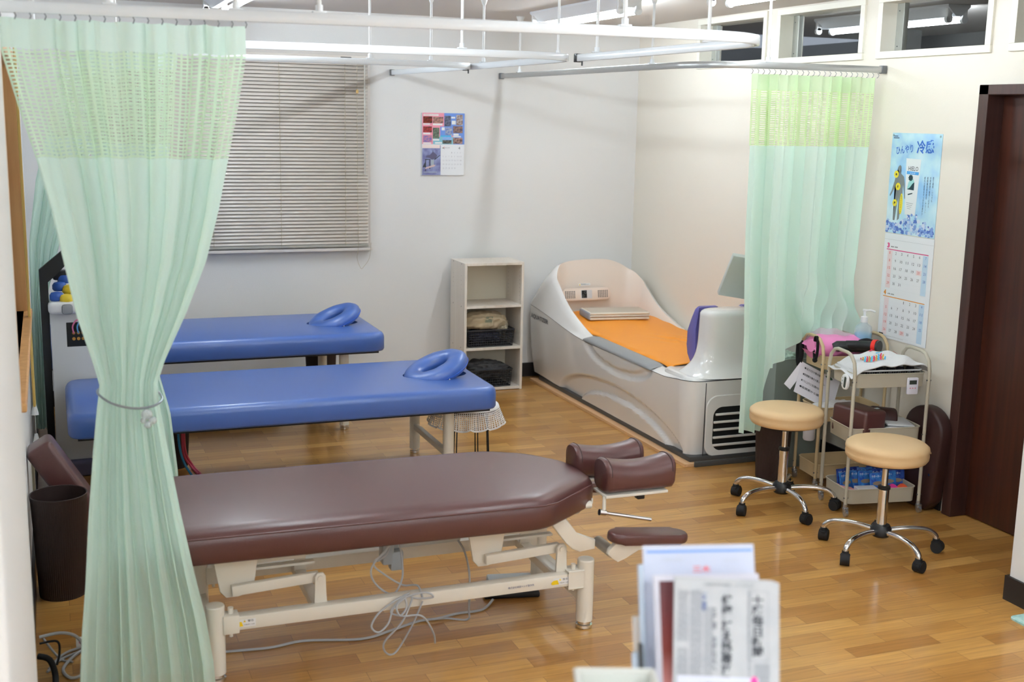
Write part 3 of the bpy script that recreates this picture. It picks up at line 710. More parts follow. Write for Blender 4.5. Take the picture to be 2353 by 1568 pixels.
for sx in (.505, 1.63):
    bm = B(); frect(bm, fr, sx, .187, sx + .062, .214, .0006, 0)
    flat(bm, fr, ell(sx + .004, .198, .013, .008, 14, .3), .001, 1); flat(bm, fr, [(sx + .004, .19), (sx + .022, .19), (sx + .016, .207), (sx + .0, .205)], .0011, 1)
    flat(bm, fr, [(sx + .022, .204), (sx + .030, .204), (sx + .026, .212)], .001, 1); text_mesh(bm, '警告', fr, sx + .036, .2035, .008, .02, off=.001, mi=2); text_mesh(bm, '可動部に注意', fr, sx + .024, .193, .004, .034, off=.001, mi=2)
    obj('warning_label', bm, [M('label_white', (238, 238, 238), .5), M('label_yellow', (240, 205, 30), .5), M('label_ink', (50, 50, 56), .6)], bt, smooth=0, label='white warning sticker with a yellow hand')
bm = B(); text_mesh(bm, '株式会社高田ベッド製作所', fr, 1.455, .196, .0085, .10, off=.0008); obj('maker_lettering', bm, M('ink_blue', (70, 80, 130), .6), bt, smooth=0)
def plate_pair(x0, x1, xa, xb, name='lift_plate'):
    for y in (3.79, 4.10):
        bm = B(); fr = Matrix(((1, 0, 0, 0), (0, 0, 1, y), (0, 1, 0, 0), (0, 0, 0, 1)))
        poly = [(x0, .424), (x1, .424), (x1 - .02, .285), (x1 - .04, .27), (x1 - .07, .262), (x0 + .045, .262), (x0 + .025, .285)]
        prism_dir(bm, poly, fr, .014, bev=.003); cyl(bm, ((x0 + x1) / 2 - .0, y - .008, .279), ((x0 + x1) / 2, y, .279), .010, seg=16)
        obj(name, bm, cream, bt)
plate_pair(.44, .595, 0, 0); plate_pair(1.325, 1.475, 0, 0)
for (xa, xb) in ((.50, .79), (1.39, 1.675)):
    for y in (3.775, 4.13):
        bm = B()
        a = Vector((xa, y, .292)); b_ = Vector((xb, y, .308))
        box(bm, a.x, b_.x, y - .012, y + .012, .282, .318, bev=.004, rot=Matrix.Rotation(radians(-3), 4, 'Y')); obj('lift_link', bm, cream, bt)
        bm = B(); fr = Matrix(((1, 0, 0, 0), (0, 0, 1, y - .03), (0, 1, 0, 0), (0, 0, 0, 1)))
        poly = [(xb - .024, .205), (xb + .024, .205), (xb + .020, .215), (xb + .019, .315), (xb + .01, .328), (xb - .01, .328), (xb - .019, .315), (xb - .019, .215)]
        prism_dir(bm, poly, fr, .012, bev=.002); cyl(bm, (xb, y - .036, .310), (xb, y - .03, .310), .010, seg=16); obj('link_bracket', bm, cream, bt)
    bm = B(); box(bm, xb - .02, xb + .02, LY[0] + .02, LY[1] - .02, .176, .208, bev=.003); obj('cross_bar', bm, cream, bt)
    bm = B(); box(bm, xb - .22, xb - .03, 3.84, 3.87, .35, .40, bev=.003); box(bm, xb - .22, xb - .0, 3.835, 3.86, .33, .338); cyl(bm, (xb - .03, 3.82, .385), (xb - .03, 3.835, .385), .011, mi=1); obj('upper_link', bm, [cream, alu_d], bt)
bm = B(); cyl(bm, (.60, 4.0, .335), (1.40, 4.0, .335), .020, seg=20); obj('actuator_tube', bm, M('satin_tube'), bt)
bm = B(); box(bm, 1.10, 1.36, 3.955, 4.01, .30, .375, bev=.008); obj('control_box', bm, M('pale_grey_plastic', (196, 202, 204), .45), bt)
bm = B(); frt = frame((0, 3.9545, 0), (1, 0, 0), (0, 0, 1)); frect(bm, frt, 1.155, .315, 1.205, .365, .0005, 0)
for k in range(6): frect(bm, frt, 1.16, .32 + k * .007, 1.19 - (k % 3) * .006, .323 + k * .007, .0009, 1)
obj('rating_label', bm, [M('label_white'), M('label_ink')], bt, smooth=0)
bm = B(); box(bm, 1.055, 1.10, 3.93, 3.99, .25, .40, bev=.01); box(bm, 1.085, 1.135, 3.93, 3.975, .225, .30, bev=.01); obj('motor', bm, M('motor_grey', (168, 176, 184), .45), bt)
# cables of the table
bm = B()
tube(bm, [(1.09, 3.90, .38), (1.04, 3.82, .36), (.975, 3.78, .31), (.99, 3.78, .25), (1.05, 3.78, .205), (1.09, 3.80, .25), (1.10, 3.84, .31), (1.10, 3.88, .36)], .0034, 8, n=8)
tube(bm, [(1.09, 3.90, .37), (1.03, 3.81, .35), (.985, 3.79, .32), (1.03, 3.80, .27), (1.09, 3.79, .23), (1.13, 3.745, .24), (1.135, 3.70, .21)], .0034, 8, n=8)
tube(bm, [(1.08, 3.89, .385), (1.05, 3.85, .33), (1.0, 3.80, .325)], .0034, 8, n=8)
obj('motor_cable', bm, cable, bt)
bm = B()
tube(bm, [(1.09, 3.71, .232), (1.03, 3.695, .215), (.975, 3.69, .18), (.95, 3.685, .14), (.975, 3.685, .115), (1.01, 3.69, .14), (1.03, 3.695, .19), (1.07, 3.70, .226), (1.12, 3.70, .212), (1.17, 3.69, .215), (1.14, 3.69, .235), (1.07, 3.70, .22), (1.02, 3.695, .18), (1.06, 3.69, .16), (1.13, 3.69, .15), (1.18, 3.72, .07), (1.20, 3.76, .01)], .0034, 8, n=8)
tube(bm, [(1.10, 3.70, .22), (1.06, 3.69, .14), (1.0, 3.70, .07), (1.01, 3.72, .02), (1.05, 3.74, .006), (1.1, 3.72, .10), (1.135, 3.70, .20)], .0034, 8, n=8)
tube(bm, [(1.08, 3.70, .225), (1.04, 3.69, .20), (1.05, 3.685, .165), (1.075, 3.69, .19), (1.07, 3.70, .226)], .0034, 8, n=8)
obj('cable_bundle', bm, cable, bt, label='coiled grey cable tied to the rail')
bm = B(); tube(bm, [(1.34, 3.97, .32), (1.365, 3.93, .27), (1.375, 3.90, .19), (1.375, 3.90, .06), (1.375, 3.92, .006), (1.30, 3.96, .005), (1.2, 3.97, .005)], .0038, 8, n=8); obj('control_cable', bm, cable, bt)
bm = B(); tube(bm, [(.30, 3.95, .005), (.488, 3.936, .005), (.645, 3.919, .005), (.771, 3.935, .005), (.964, 3.885, .005), (1.086, 3.921, .005), (1.2, 3.965, .005), (1.27, 3.95, .013), (1.36, 3.985, .005), (1.46, 3.99, .005), (1.525, 4.05, .012)], .0048, 8, n=8)
prep(obj('power_cord', bm, cable, None), 'grey cord lying along the floor under the brown table to the foot switch', 'cable')
# foot switch
fs_ = thing('foot_switch', (1.62, 4.14, 0), 'pale grey foot switch with a black base on the floor under the brown table', 'foot switch')
bm = B(); box(bm, 1.515, 1.735, 4.06, 4.20, 0, .022, bev=.006, rot=Matrix.Rotation(radians(-12), 4, 'Z')); obj('base', bm, blackp, fs_)
bm = B(); box(bm, 1.54, 1.72, 4.075, 4.19, .022, .055, bev=.008, rot=Matrix.Rotation(radians(-12), 4, 'Z')); obj('pedal', bm, M('pale_grey_plastic'), fs_)

# ================================================================== SHELF UNIT
whitewood = wood_material('white_wood_print', (222, 212, 200), (232, 224, 214), 'z', .5, 45)
sx0, sx1, sy0, sy1 = 2.558, 2.982, 7.427, 7.727
sh = thing('shelf_unit', ((sx0 + sx1) / 2, (sy0 + sy1) / 2, 0), 'pale three-tier open shelf unit standing against the back wall beside the water massage bed', 'shelf')
t = .017
for xa in (sx0, sx1 - t):
    bm = B(); box(bm, xa, xa + t, sy0, sy1, 0, .88, bev=.001); obj('side_panel', bm, whitewood, sh, smooth=0)
for z in (.004, .285, .573, .862):
    bm = B(); box(bm, sx0 + t, sx1 - t, sy0 + .002, sy1 - .004, z, z + t, bev=.001); obj('shelf_board', bm, whitewood, sh, smooth=0)
bm = B(); box(bm, sx0 + t, sx1 - t, sy1 - .008, sy1 - .003, .02, .862); obj('back_panel', bm, M('cream_backboard', (222, 214, 196), .6), sh, smooth=0)
bm = B()
for z in [.02, .30, .582, .87]:
    for y in (sy0 + .07, sy1 - .06): cyl(bm, (sx0 - .0006, y, z), (sx0 + .002, y, z), .004, seg=10)
for k in range(4):
    for y in (sy0 + .07, sy1 - .06): cyl(bm, (sx0 - .0004, y, .79 - k * .03), (sx0 + .001, y, .79 - k * .03), .002, seg=8)
for k in range(9):
    for y in (sy0 + .035, sy1 - .05): cyl(bm, (sx1 - t - .0006, y, .62 + k * .027), (sx1 - t + .001, y, .62 + k * .027), .0022, seg=8)
obj('shelf_pin_hole', bm, M('hole_brown', (96, 82, 70), .7), sh, kind='stuff')
def basket(x0, x1, y0, y1, z0, h, label):
    r = thing('storage_basket', ((x0 + x1) / 2, (y0 + y1) / 2, z0), label, 'basket', 'black lattice baskets in the shelf')
    bm = B(); m_ = M('black_basket', (44, 44, 48), .5); tp = .012
    def wall(a, b, nn):
        a = Vector(a); b = Vector(b); dv = b - a; nx = int(dv.length / .0165); nz = 7
        for i in range(nx + 1):
            p = a + dv * i / nx; q = p.copy(); c_ = Vector(((x0 + x1) / 2, (y0 + y1) / 2, 0))
            pin = p + (c_ - p) * .06
            tube(bm, [(pin.x, pin.y, z0 + .003), (p.x, p.y, z0 + h)], .0019, 4)
        for k in range(nz):
            zz = z0 + .006 + (h - .02) * k / (nz - 1); f = .06 * (1 - (zz - z0) / h); c_ = Vector(((x0 + x1) / 2, (y0 + y1) / 2, 0))
            pa = a + (c_ - a) * f; pb = b + (c_ - b) * f
            tube(bm, [(pa.x, pa.y, zz), (pb.x, pb.y, zz)], .0021, 4)
    P = [(x0, y0, 0), (x1, y0, 0), (x1, y1, 0), (x0, y1, 0)]
    for i in range(4): wall(P[i], P[(i + 1) % 4], 0)
    obj('lattice_body', bm, m_, r, smooth=0)
    bm = B(); pr = rrect(x0 - .004, x1 + .004, y0 - .004, y1 + .004, .02); tube(bm, [(x, y, z0 + h) for x, y in pr], .006, 6, closed=True); obj('rim', bm, m_, r)
    bm = B(); box(bm, x0 + .01, x1 - .01, y0 + .01, y1 - .01, z0 + .001, z0 + .005); obj('bottom', bm, m_, r)
    return r
basket(2.595, 2.925, 7.445, 7.69, .303, .115, 'black lattice basket on the middle shelf, heaped with beige cloth')
basket(2.59, 2.915, 7.445, 7.69, .022, .12, 'black lattice basket on the bottom shelf, holding dark netting')
def blob(name, c, r, mat, label, cat, seed=0, amp=.25, flat=.0, parent=None, fs=6, group=None, pw=2.6):
    bm = B(); rr = random.Random(seed); ph = [rr.uniform(0, 6.3) for _ in range(9)]
    bmesh.ops.create_icosphere(bm, subdivisions=5, radius=1)
    for v in bm.verts:
        n = v.co.normalized(); x, y, z = n
        k = (abs(x) ** pw + abs(y) ** pw + abs(z) ** pw) ** (-1 / pw)
        d = 1 + amp * (.35 * sin(fs * x + ph[0]) * sin(fs * y + ph[1]) + .3 * sin(fs * 1.8 * y + fs * z + ph[2]) + .2 * sin(fs * 3.1 * x - fs * 1.3 * z + ph[3]) * cos(fs * 2 * y + ph[4]) + .15 * sin(fs * 4 * (x + y) + ph[5]))
        v.co = Vector((n.x * k * d * r[0], n.y * k * d * r[1], max(n.z * k * d, -.75) * r[2]))
    bm.transform(Matrix.Translation(c)); return obj(name, bm, mat, parent, smooth=180, label=label, cat=cat, group=group)
beige = M('beige_towel', (206, 188, 158), .9, bump=(300, .4))
ct = blob('folded_clothes', (2.745, 7.57, .465), (.145, .10, .062), beige, 'rolled beige cloth with pale prints on top of the middle shelf basket', 'cloth', 3, .22)
bm = B(); frb = frame((2.70, 7.468, .47), (1, 0, 0), (0, .45, 1))
for k in range(5): frect(bm, frb, .02 + k * .003, .0 + k * .008, .07 + k * .003, .004 + k * .008, .002)
prep(obj('cloth_print', bm, M('green_print', (90, 130, 120), .8), ct, smooth=0), None)
ct2 = blob('folded_clothes', (2.87, 7.60, .43), (.055, .08, .04), M('pale_cloth', (222, 212, 190), .9, bump=(300, .4)), 'small pale cloth bundle at the right end of the middle basket', 'cloth', 9, .25)
ct3 = blob('folded_clothes', (2.74, 7.57, .362), (.12, .10, .035), M('navy_cloth', (44, 46, 66), .9), 'dark navy cloth inside the middle shelf basket', 'cloth', 5, .2)
ct4 = blob('net_bundle', (2.76, 7.57, .125), (.14, .10, .055), M('dark_net', (86, 86, 90), .6, alpha=.85), 'dark grey sheer netting inside the bottom shelf basket', 'netting', 12, .35)

# ================================================================== WATER MASSAGE BED
tubw = M('gloss_white_shell', (232, 230, 228), .12, coat=.6, spec=.6)
tubc = M('warm_white_liner', (236, 224, 214), .25, coat=.3)
wb = thing('water_massage_bed', (3.56, 6.6, 0), 'large white water massage bed with hooded head end and orange sheet', 'massage bed')
TX0, TX1, TY0, TY1 = 3.15, 3.972, 5.455, 7.785
NP = 280
def perim(inset, n=NP, r=.10, rback=.22):
    """closed loop from the middle of the left side, counter-clockwise seen from above in a fixed parameter"""
    x0, x1, y0, y1 = TX0 + inset, TX1 - inset, TY0 + inset, TY1 - inset
    pts = []
    def arc(cx, cy, rr, a0, a1, m):
        for k in range(m): a = radians(a0 + (a1 - a0) * k / m); pts.append((cx + rr * cos(a), cy + rr * sin(a)))
    rf = max(r - inset, .02); rb = max(rback - inset, .04)
    def seg(a, b, m):
        for k in range(m): pts.append((a[0] + (b[0] - a[0]) * k / m, a[1] + (b[1] - a[1]) * k / m))
    seg((x0, y1 - rb), (x0, y0 + rf), 120)
    arc(x0 + rf, y0 + rf, rf, 180, 270, 16)
    seg((x0 + rf, y0), (x1 - rf, y0), 24)
    arc(x1 - rf, y0 + rf, rf, 270, 360, 12)
    seg((x1, y0 + rf), (x1, y1 - rb), 60)
    arc(x1 - rb, y1 - rb, rb, 0, 90, 16)
    seg((x1 - rb, y1), (x0 + rb, y1), 16)
    arc(x0 + rb, y1 - rb, rb, 90, 180, 16)
    return pts
def seam_z(y): return .440 + .102 * ss(6.70, 7.85, y) * 1.0 + .02 * ss(5.75, 5.5, y)
def body_disp(y, z):
    """relief of the long side: an arch recess low down and a shallow scoop under the armrest"""
    d = 0
    # lower arch (outer) and its inner panel, both leaning towards the foot end
    def arch(yc, w, h, zb=.0, skew=.0):
        q = ((y - yc - skew * (z - zb)) / w) ** 2 + ((z - zb) / h) ** 2; return ss(1.06, .94, q)
    d += .026 * (arch(6.38, .86, .245) - arch(6.30, .62, .165))
    d += .014 * (ss(1.05, .95, ((y - 6.33) / .46) ** 2 + ((z - .45) / .125) ** 2) - ss(1.08, .92, ((y - 6.33) / .36) ** 2 + ((z - .45) / .085) ** 2))
    return d
bm = B(); rows = []
for j in range(41):
    v = j / 40; row = []
    for (x, y), (xi, yi) in zip(perim(0, rback=.09), perim(.035, rback=.10)):
        zs = seam_z(y); zb = .03 + .025 * ss(6.9, 7.7, y); z = zb + (zs - zb) * v
        k = (1 - v) ** 2.2
        px = x + (xi - x) * k; py = y + (yi - y) * k
        if abs(x - TX0) < .003: px += body_disp(y, z)
        row.append(bm.verts.new((px, py, z)))
    rows.append(row)
for A, Bq in zip(rows, rows[1:]):
    for k in range(len(A)): bm.faces.new((A[k], A[(k + 1) % len(A)], Bq[(k + 1) % len(A)], Bq[k]))
obj('lower_shell', bm, tubw, wb, smooth=60)
# dark seam
bm = B(); tube(bm, [(x, y, seam_z(y) + .0015) for x, y in perim(.0015, rback=.09)], .0022, 5, closed=True); obj('shell_seam', bm, M('seam_black', (40, 40, 44), .6), wb)
# upper shell: seam -> rim outer -> rim inner -> liner
def hood(x, y):
    t = max(0, (y - 6.78) / (7.66 - 6.78)); t = min(t, 1.08)
    back = ss(.55, 1.0, t) * (1 - ((x - 3.56) / .42) ** 2)
    return .335 * t ** 1.25 * (1 - .18 * ss(3.6, 3.95, x)) + .045 * max(0, back)
def rim_pt(i, base_in, top):
    pass
Pm = {ins: perim(ins) for ins in (0, .018, .045, .075, .10, .12)}; P0 = perim(0, rback=.09); P1 = perim(.018, rback=.13)
def level(k):
    out = []
    for i in range(len(Pm[0])):
        x0_, y0_ = Pm[0][i]; zs = seam_z(y0_); H = hood(x0_, y0_); rimz = .462 + H
        lean = .20 * ss(7.1, 7.75, y0_)          # the hood leans towards the sitter
        if k == 0: p = (P0[i][0], P0[i][1], seam_z(P0[i][1]) + .003)
        elif k == 1:
            a, b = P1[i]; p = (a, b - lean * .45, zs + (rimz - zs) * .55)
        elif k == 2:
            a, b = Pm[.045][i]; p = (a, b - lean * .85, rimz - .004)
        elif k == 3:
            a, b = Pm[.075][i]; p = (a, b - lean * .9, rimz)
        elif k == 4:
            a, b = Pm[.10][i]; p = (a, b - lean * .85, rimz - .014 - .25 * H)
        else:
            a, b = Pm[.12][i]; p = (a, b - lean * .85, .455)
        out.append(p)
    return out
bm = B(); rows = [[bm.verts.new(p) for p in level(k)] for k in range(4)]
for A, Bq in zip(rows, rows[1:]):
    for k in range(len(A)): bm.faces.new((A[k], A[(k + 1) % len(A)], Bq[(k + 1) % len(A)], Bq[k]))
o = obj('upper_shell', bm, tubw, wb, smooth=80); s = o.modifiers.new('s', 'SUBSURF'); s.levels = 1; s.render_levels = 1
bm = B(); rows = [[bm.verts.new(p) for p in level(k)] for k in (3, 4, 5)]
for A, Bq in zip(rows, rows[1:]):
    for k in range(len(A)): bm.faces.new((A[k], A[(k + 1) % len(A)], Bq[(k + 1) % len(A)], Bq[k]))
o = obj('liner', bm, tubc, wb, smooth=80); s = o.modifiers.new('s', 'SUBSURF'); s.levels = 1; s.render_levels = 1
bm = B(); bm.faces.new([bm.verts.new((p[0], p[1], .452)) for p in level(5)]); obj('bed_floor', bm, tubc, wb, smooth=0)
# foot deck
bm = B(); pr = rrect(TX0 + .03, TX1 - .03, TY0 + .03, 5.83, .08, 8); prism(bm, pr, .44, .476, bev=.016, seg=4); obj('foot_deck', bm, tubw, wb, smooth=50)
# grey armrest
bm = B()
def arm(u, v):
    y = 6.80 - u * .93; a = pi * v - .15; e = min(1, 10 * u + .5, 10 * (1 - u) + .5)
    return (3.205 - .062 * cos(a * 1.0), y, .452 + .030 * sin(a) * e - .008 + .008 * (1 - u))
grid(bm, arm, 30, 14); obj('armrest', bm, M('grey_armrest', (148, 150, 152), .4), wb, smooth=60, label='grey padded armrest')
# orange sheet
orange = M('orange_sheet', (240, 152, 44), .42, spec=.4)
bm = B()
def sheet(u, v):
    y = 5.80 + v * 1.66; wl = 3.235 + .045 * ss(7.0, 7.46, y); wr_ = 3.885 - .03 * ss(7.0, 7.46, y)
    x = wl + (wr_ - wl) * u
    z = .482 + .030 * ss(6.6, 7.45, y) + .016 * (1 - (2 * u - 1) ** 2)
    z += .006 * math.exp(-((x - 3.62) ** 2 + (y - 6.45) ** 2) / .012) * sin(50 * (x - 3.62) + 30 * (y - 6.45)) + .004 * math.exp(-((x - 3.60 - .35 * (y - 6.4)) / .02) ** 2 - ((y - 6.4) / .2) ** 2) + .003 * math.exp(-((x - 3.66 + .8 * (y - 6.5)) / .018) ** 2 - ((y - 6.5) / .12) ** 2)
    e = min(u, 1 - u)
    z -= .012 * ss(.03, 0, e) ; z += .004 * sin(y * 30) * ss(.06, 0, e)
    return (x, y, z)
grid(bm, sheet, 70, 130); o = obj('bed_sheet', bm, orange, wb, smooth=180, label='orange bed sheet'); sd = o.modifiers.new('s', 'SOLIDIFY'); sd.thickness = .006
# speaker panel on the inner back wall
fr = frame((3.47, 7.475, .635), (1, 0, 0), (0, .18, 1))
bm = B(); prism_dir(bm, rrect(-.185, .185, -.043, .045, .04), fr, .014, bev=.005); sp = obj('speaker_panel', bm, M('warm_panel', (232, 216, 204), .35), wb, smooth=50)
bm = B()
for s in (-1, 1):
    for i in range(6):
        for j in range(5): flat(bm, fr, rrect(s * .125 + (i - 3) * .0135, s * .125 + (i - 3) * .0135 + .009, -.024 + j * .0105, -.024 + j * .0105 + .0075, .003, 2), .0148)
obj('speaker_grille', bm, M('grille_dark', (96, 92, 90), .6), sp, smooth=0)
bm = B(); frect(bm, fr, -.045, -.028, .04, .030, .0145, 1); frect(bm, fr, -.04, -.025, .0, .028, .015, 0)
for cx, cy in ((-.030, -.01), (-.01, .014)):
    flat(bm, fr, ell(cx, cy, .009, .009), .0155, 2); flat(bm, fr, ell(cx, cy, .0065, .0065), .0158, 0)
obj('jack_recess', bm, [blackp, M('recess_grey', (214, 212, 216), .4), alu_d], sp, smooth=0)
bm = B(); frect(bm, fr, -.055, .062, .035, .078, .003, 0); flat(bm, fr, [(-.052, .064), (-.040, .064), (-.046, .076)], .004, 1); text_mesh(bm, '警告機器を止めて', fr, -.036, .066, .009, .066, off=.004, mi=2)
obj('warning_label', bm, [M('label_white'), M('label_yellow'), M('label_ink')], wb, smooth=0)
# console tower, knee pad, screen
bm = B()
def tower(u, v):
    a = 2 * pi * u; z = .47 + .335 * v; k = 1.0 - .03 * v
    fl = .10 * (1 - v) ** 6
    cx, cy, hx, hy = 3.62, 5.61, .315 * k + fl, .098 * k + fl * .7
    q = 3.6; c_, s_ = cos(a), sin(a)
    return (cx + hx * math.copysign(abs(c_) ** (2 / q), c_), cy + hy * math.copysign(abs(s_) ** (2 / q), s_), z)
V = grid(bm, tower, 96, 26, closed_u=True)
top = V[-1]; c_ = Vector((3.62, 5.61, 0)); prev = top
for f_, dz in ((.975, .012), (.93, .020), (.86, .024)):
    nr = [bm.verts.new((c_.x + (v.co.x - c_.x) * (f_ if True else 1), c_.y + (v.co.y - c_.y) * (f_ - (1 - f_) * 1.2), .805 + dz)) for v in top]
    for k in range(len(top)): bm.faces.new((prev[k], prev[(k + 1) % 96], nr[(k + 1) % 96], nr[k]))
    prev = nr
bm.faces.new(prev); obj('console_tower', bm, tubw, wb, smooth=60)
purple = M('purple_pad', (104, 98, 168), .45)
poly = [(5.72, .49), (5.76, .50), (5.80, .545), (5.815, .60), (5.80, .68), (5.77, .76), (5.735, .815), (5.71, .832), (5.685, .83), (5.70, .80), (5.71, .70), (5.705, .6), (5.70, .5)]
for xa, ww in ((3.33, .13), (3.60, .13)):
    bm = B(); fr2 = Matrix(((0, 0, 1, xa), (1, 0, 0, 0), (0, 1, 0, 0), (0, 0, 0, 1))); prism_dir(bm, poly, fr2, ww, bev=.014); obj('knee_pad', bm, purple, wb, smooth=50, label='purple knee pad')
bm = B(); cyl(bm, (3.62, 5.60, .82), (3.62, 5.59, .93), .03, .026, seg=24); lathe(bm, [(0, 0), (.05, 0), (.048, .012), (0, .014)], (3.62, 5.60, .82), 24); obj('screen_mount', bm, greyp, wb)
bm = B(); R_ = Matrix.Rotation(radians(-14), 4, 'Z') @ Matrix.Rotation(radians(9), 4, 'Y') @ Matrix.Rotation(radians(28), 4, 'X')
box(bm, 3.43, 3.83, 5.545, 5.580, .855, 1.125, bev=.008, rot=R_); box(bm, 3.50, 3.76, 5.575, 5.60, .89, 1.07, bev=.01, rot=R_, piv=(3.63, 5.5625, .99)); scn = obj('touch_screen', bm, M('screen_case', (198, 204, 198), .4), wb)
# front grille
black_in = M('grille_black', (10, 10, 12), .7)
fr3 = frame((0, TY0 + .006, 0), (1, 0, 0), (0, 0, 1)) @ Matrix.Translation((0, 0, 0))
gx0, gx1, gz0, gz1 = 3.315, 3.865, .070, .315
bm = B()
def ringpoly(x0, x1, z0, z1, r): return [(a, b_) for a, b_ in rrect(x0, x1, z0, z1, r, 8)]
outer = ringpoly(gx0 - .045, gx1 + .045, gz0 - .035, gz1 + .065, .07); inner = ringpoly(gx0, gx1, gz0, gz1, .055)
A = [bm.verts.new((x, TY0 + .001, z)) for x, z in outer]; A2 = [bm.verts.new((x + (0.004 if x < 3.6 else -.004), TY0 - .004, z + (.003 if z < .2 else -.003))) for x, z in outer]
Bv = [bm.verts.new((x, TY0 - .004, z)) for x, z in inner]; Cv = [bm.verts.new((x, TY0 + .001, z)) for x, z in inner]
n_ = len(A)
for P_, Q_ in ((A, A2), (A2, Bv), (Bv, Cv)):
    for k in range(n_): bm.faces.new((P_[k], P_[(k + 1) % n_], Q_[(k + 1) % n_], Q_[k]))
obj('grille_frame', bm, tubw, wb, smooth=40)
bm = B(); f = bm.faces.new([bm.verts.new((x, TY0 - .001, z)) for x, z in inner]); obj('grille_back', bm, black_in, wb, smooth=0)
for k in range(5):
    z = .095 + k * .043
    bm = B(); box(bm, gx0 + (.002 if k < 4 else .012), gx1 - .002, TY0 - .012, TY0 - .0015, z, z + .014, bev=.004); obj('grille_bar', bm, tubw, wb)
bm = B(); box(bm, 3.262, 3.265, TY0 - .0022, TY0 + .002, .035, .452); obj('panel_gap', bm, M('seam_black'), wb)
# plinth
bm = B(); box(bm, 3.135, 3.96, 5.42, 7.66, 0, .018, bev=.002); obj('plinth_board', bm, wood_material('plywood_edge', (206, 160, 116), (222, 180, 136), 'y', .5, 90), wb, smooth=0)
bm = B(); box(bm, 3.19, 3.95, 5.405, 5.42, 0, .03, bev=.003); box(bm, 3.18, 3.95, 5.45, 7.6, .018, .045, bev=.004); obj('metal_base', bm, M('dark_base', (86, 86, 86), .4, .4), wb)
fra = frame((3.1485, 7.72, 0), (0, -1, 0), (0, 0, 1))
bm = B(); text_mesh(bm, 'AQUATIZER', fra, .03, .447, .036, .31, bold=.02, off=.0025); obj('maker_lettering', bm, M('letter_grey', (58, 58, 64), .4), wb, smooth=0)
# folded towel on the sheet
tw = thing('folded_towel', (3.55, 7.18, .515), 'cream striped towel folded flat on the orange sheet of the water massage bed', 'towel')
towelm = M('cream_towel', (238, 230, 216), .95, bump=(350, .5)); bm = B()
def twl(k):
    b2 = B(); R2 = Matrix.Rotation(radians(-8), 4, 'Z'); zz = .518 + k * .017
    box(b2, 3.345, 3.765, 7.07, 7.30, zz, zz + .0165, bev=.007, seg=3, rot=R2, piv=(3.55, 7.18, 0)); return b2
for k in range(3):
    obj('towel_layer', twl(k), towelm, tw)
bm = B(); box(bm, 3.335, 3.36, 7.075, 7.295, .520, .566, bev=.008, rot=Matrix.Rotation(radians(-8), 4, 'Z'), piv=(3.55, 7.18, 0)); obj('grey_edge', bm, M('grey_towel', (150, 152, 160), .95), tw)
bm = B()
for k in range(7): box(bm, 3.352, 3.758, 7.09 + k * .03, 7.094 + k * .03, .5695, .5705, rot=Matrix.Rotation(radians(-8), 4, 'Z'), piv=(3.55, 7.18, 0))
obj('towel_stripe', bm, M('stripe_tan', (178, 156, 138), .95), tw, smooth=0)
bm = B(); box(bm, 3.352, 3.758, 7.0685, 7.0696, .540, .543, rot=Matrix.Rotation(radians(-8), 4, 'Z'), piv=(3.55, 7.18, 0)); obj('towel_band', bm, M('stripe_brown', (120, 84, 70), .95), tw, smooth=0)

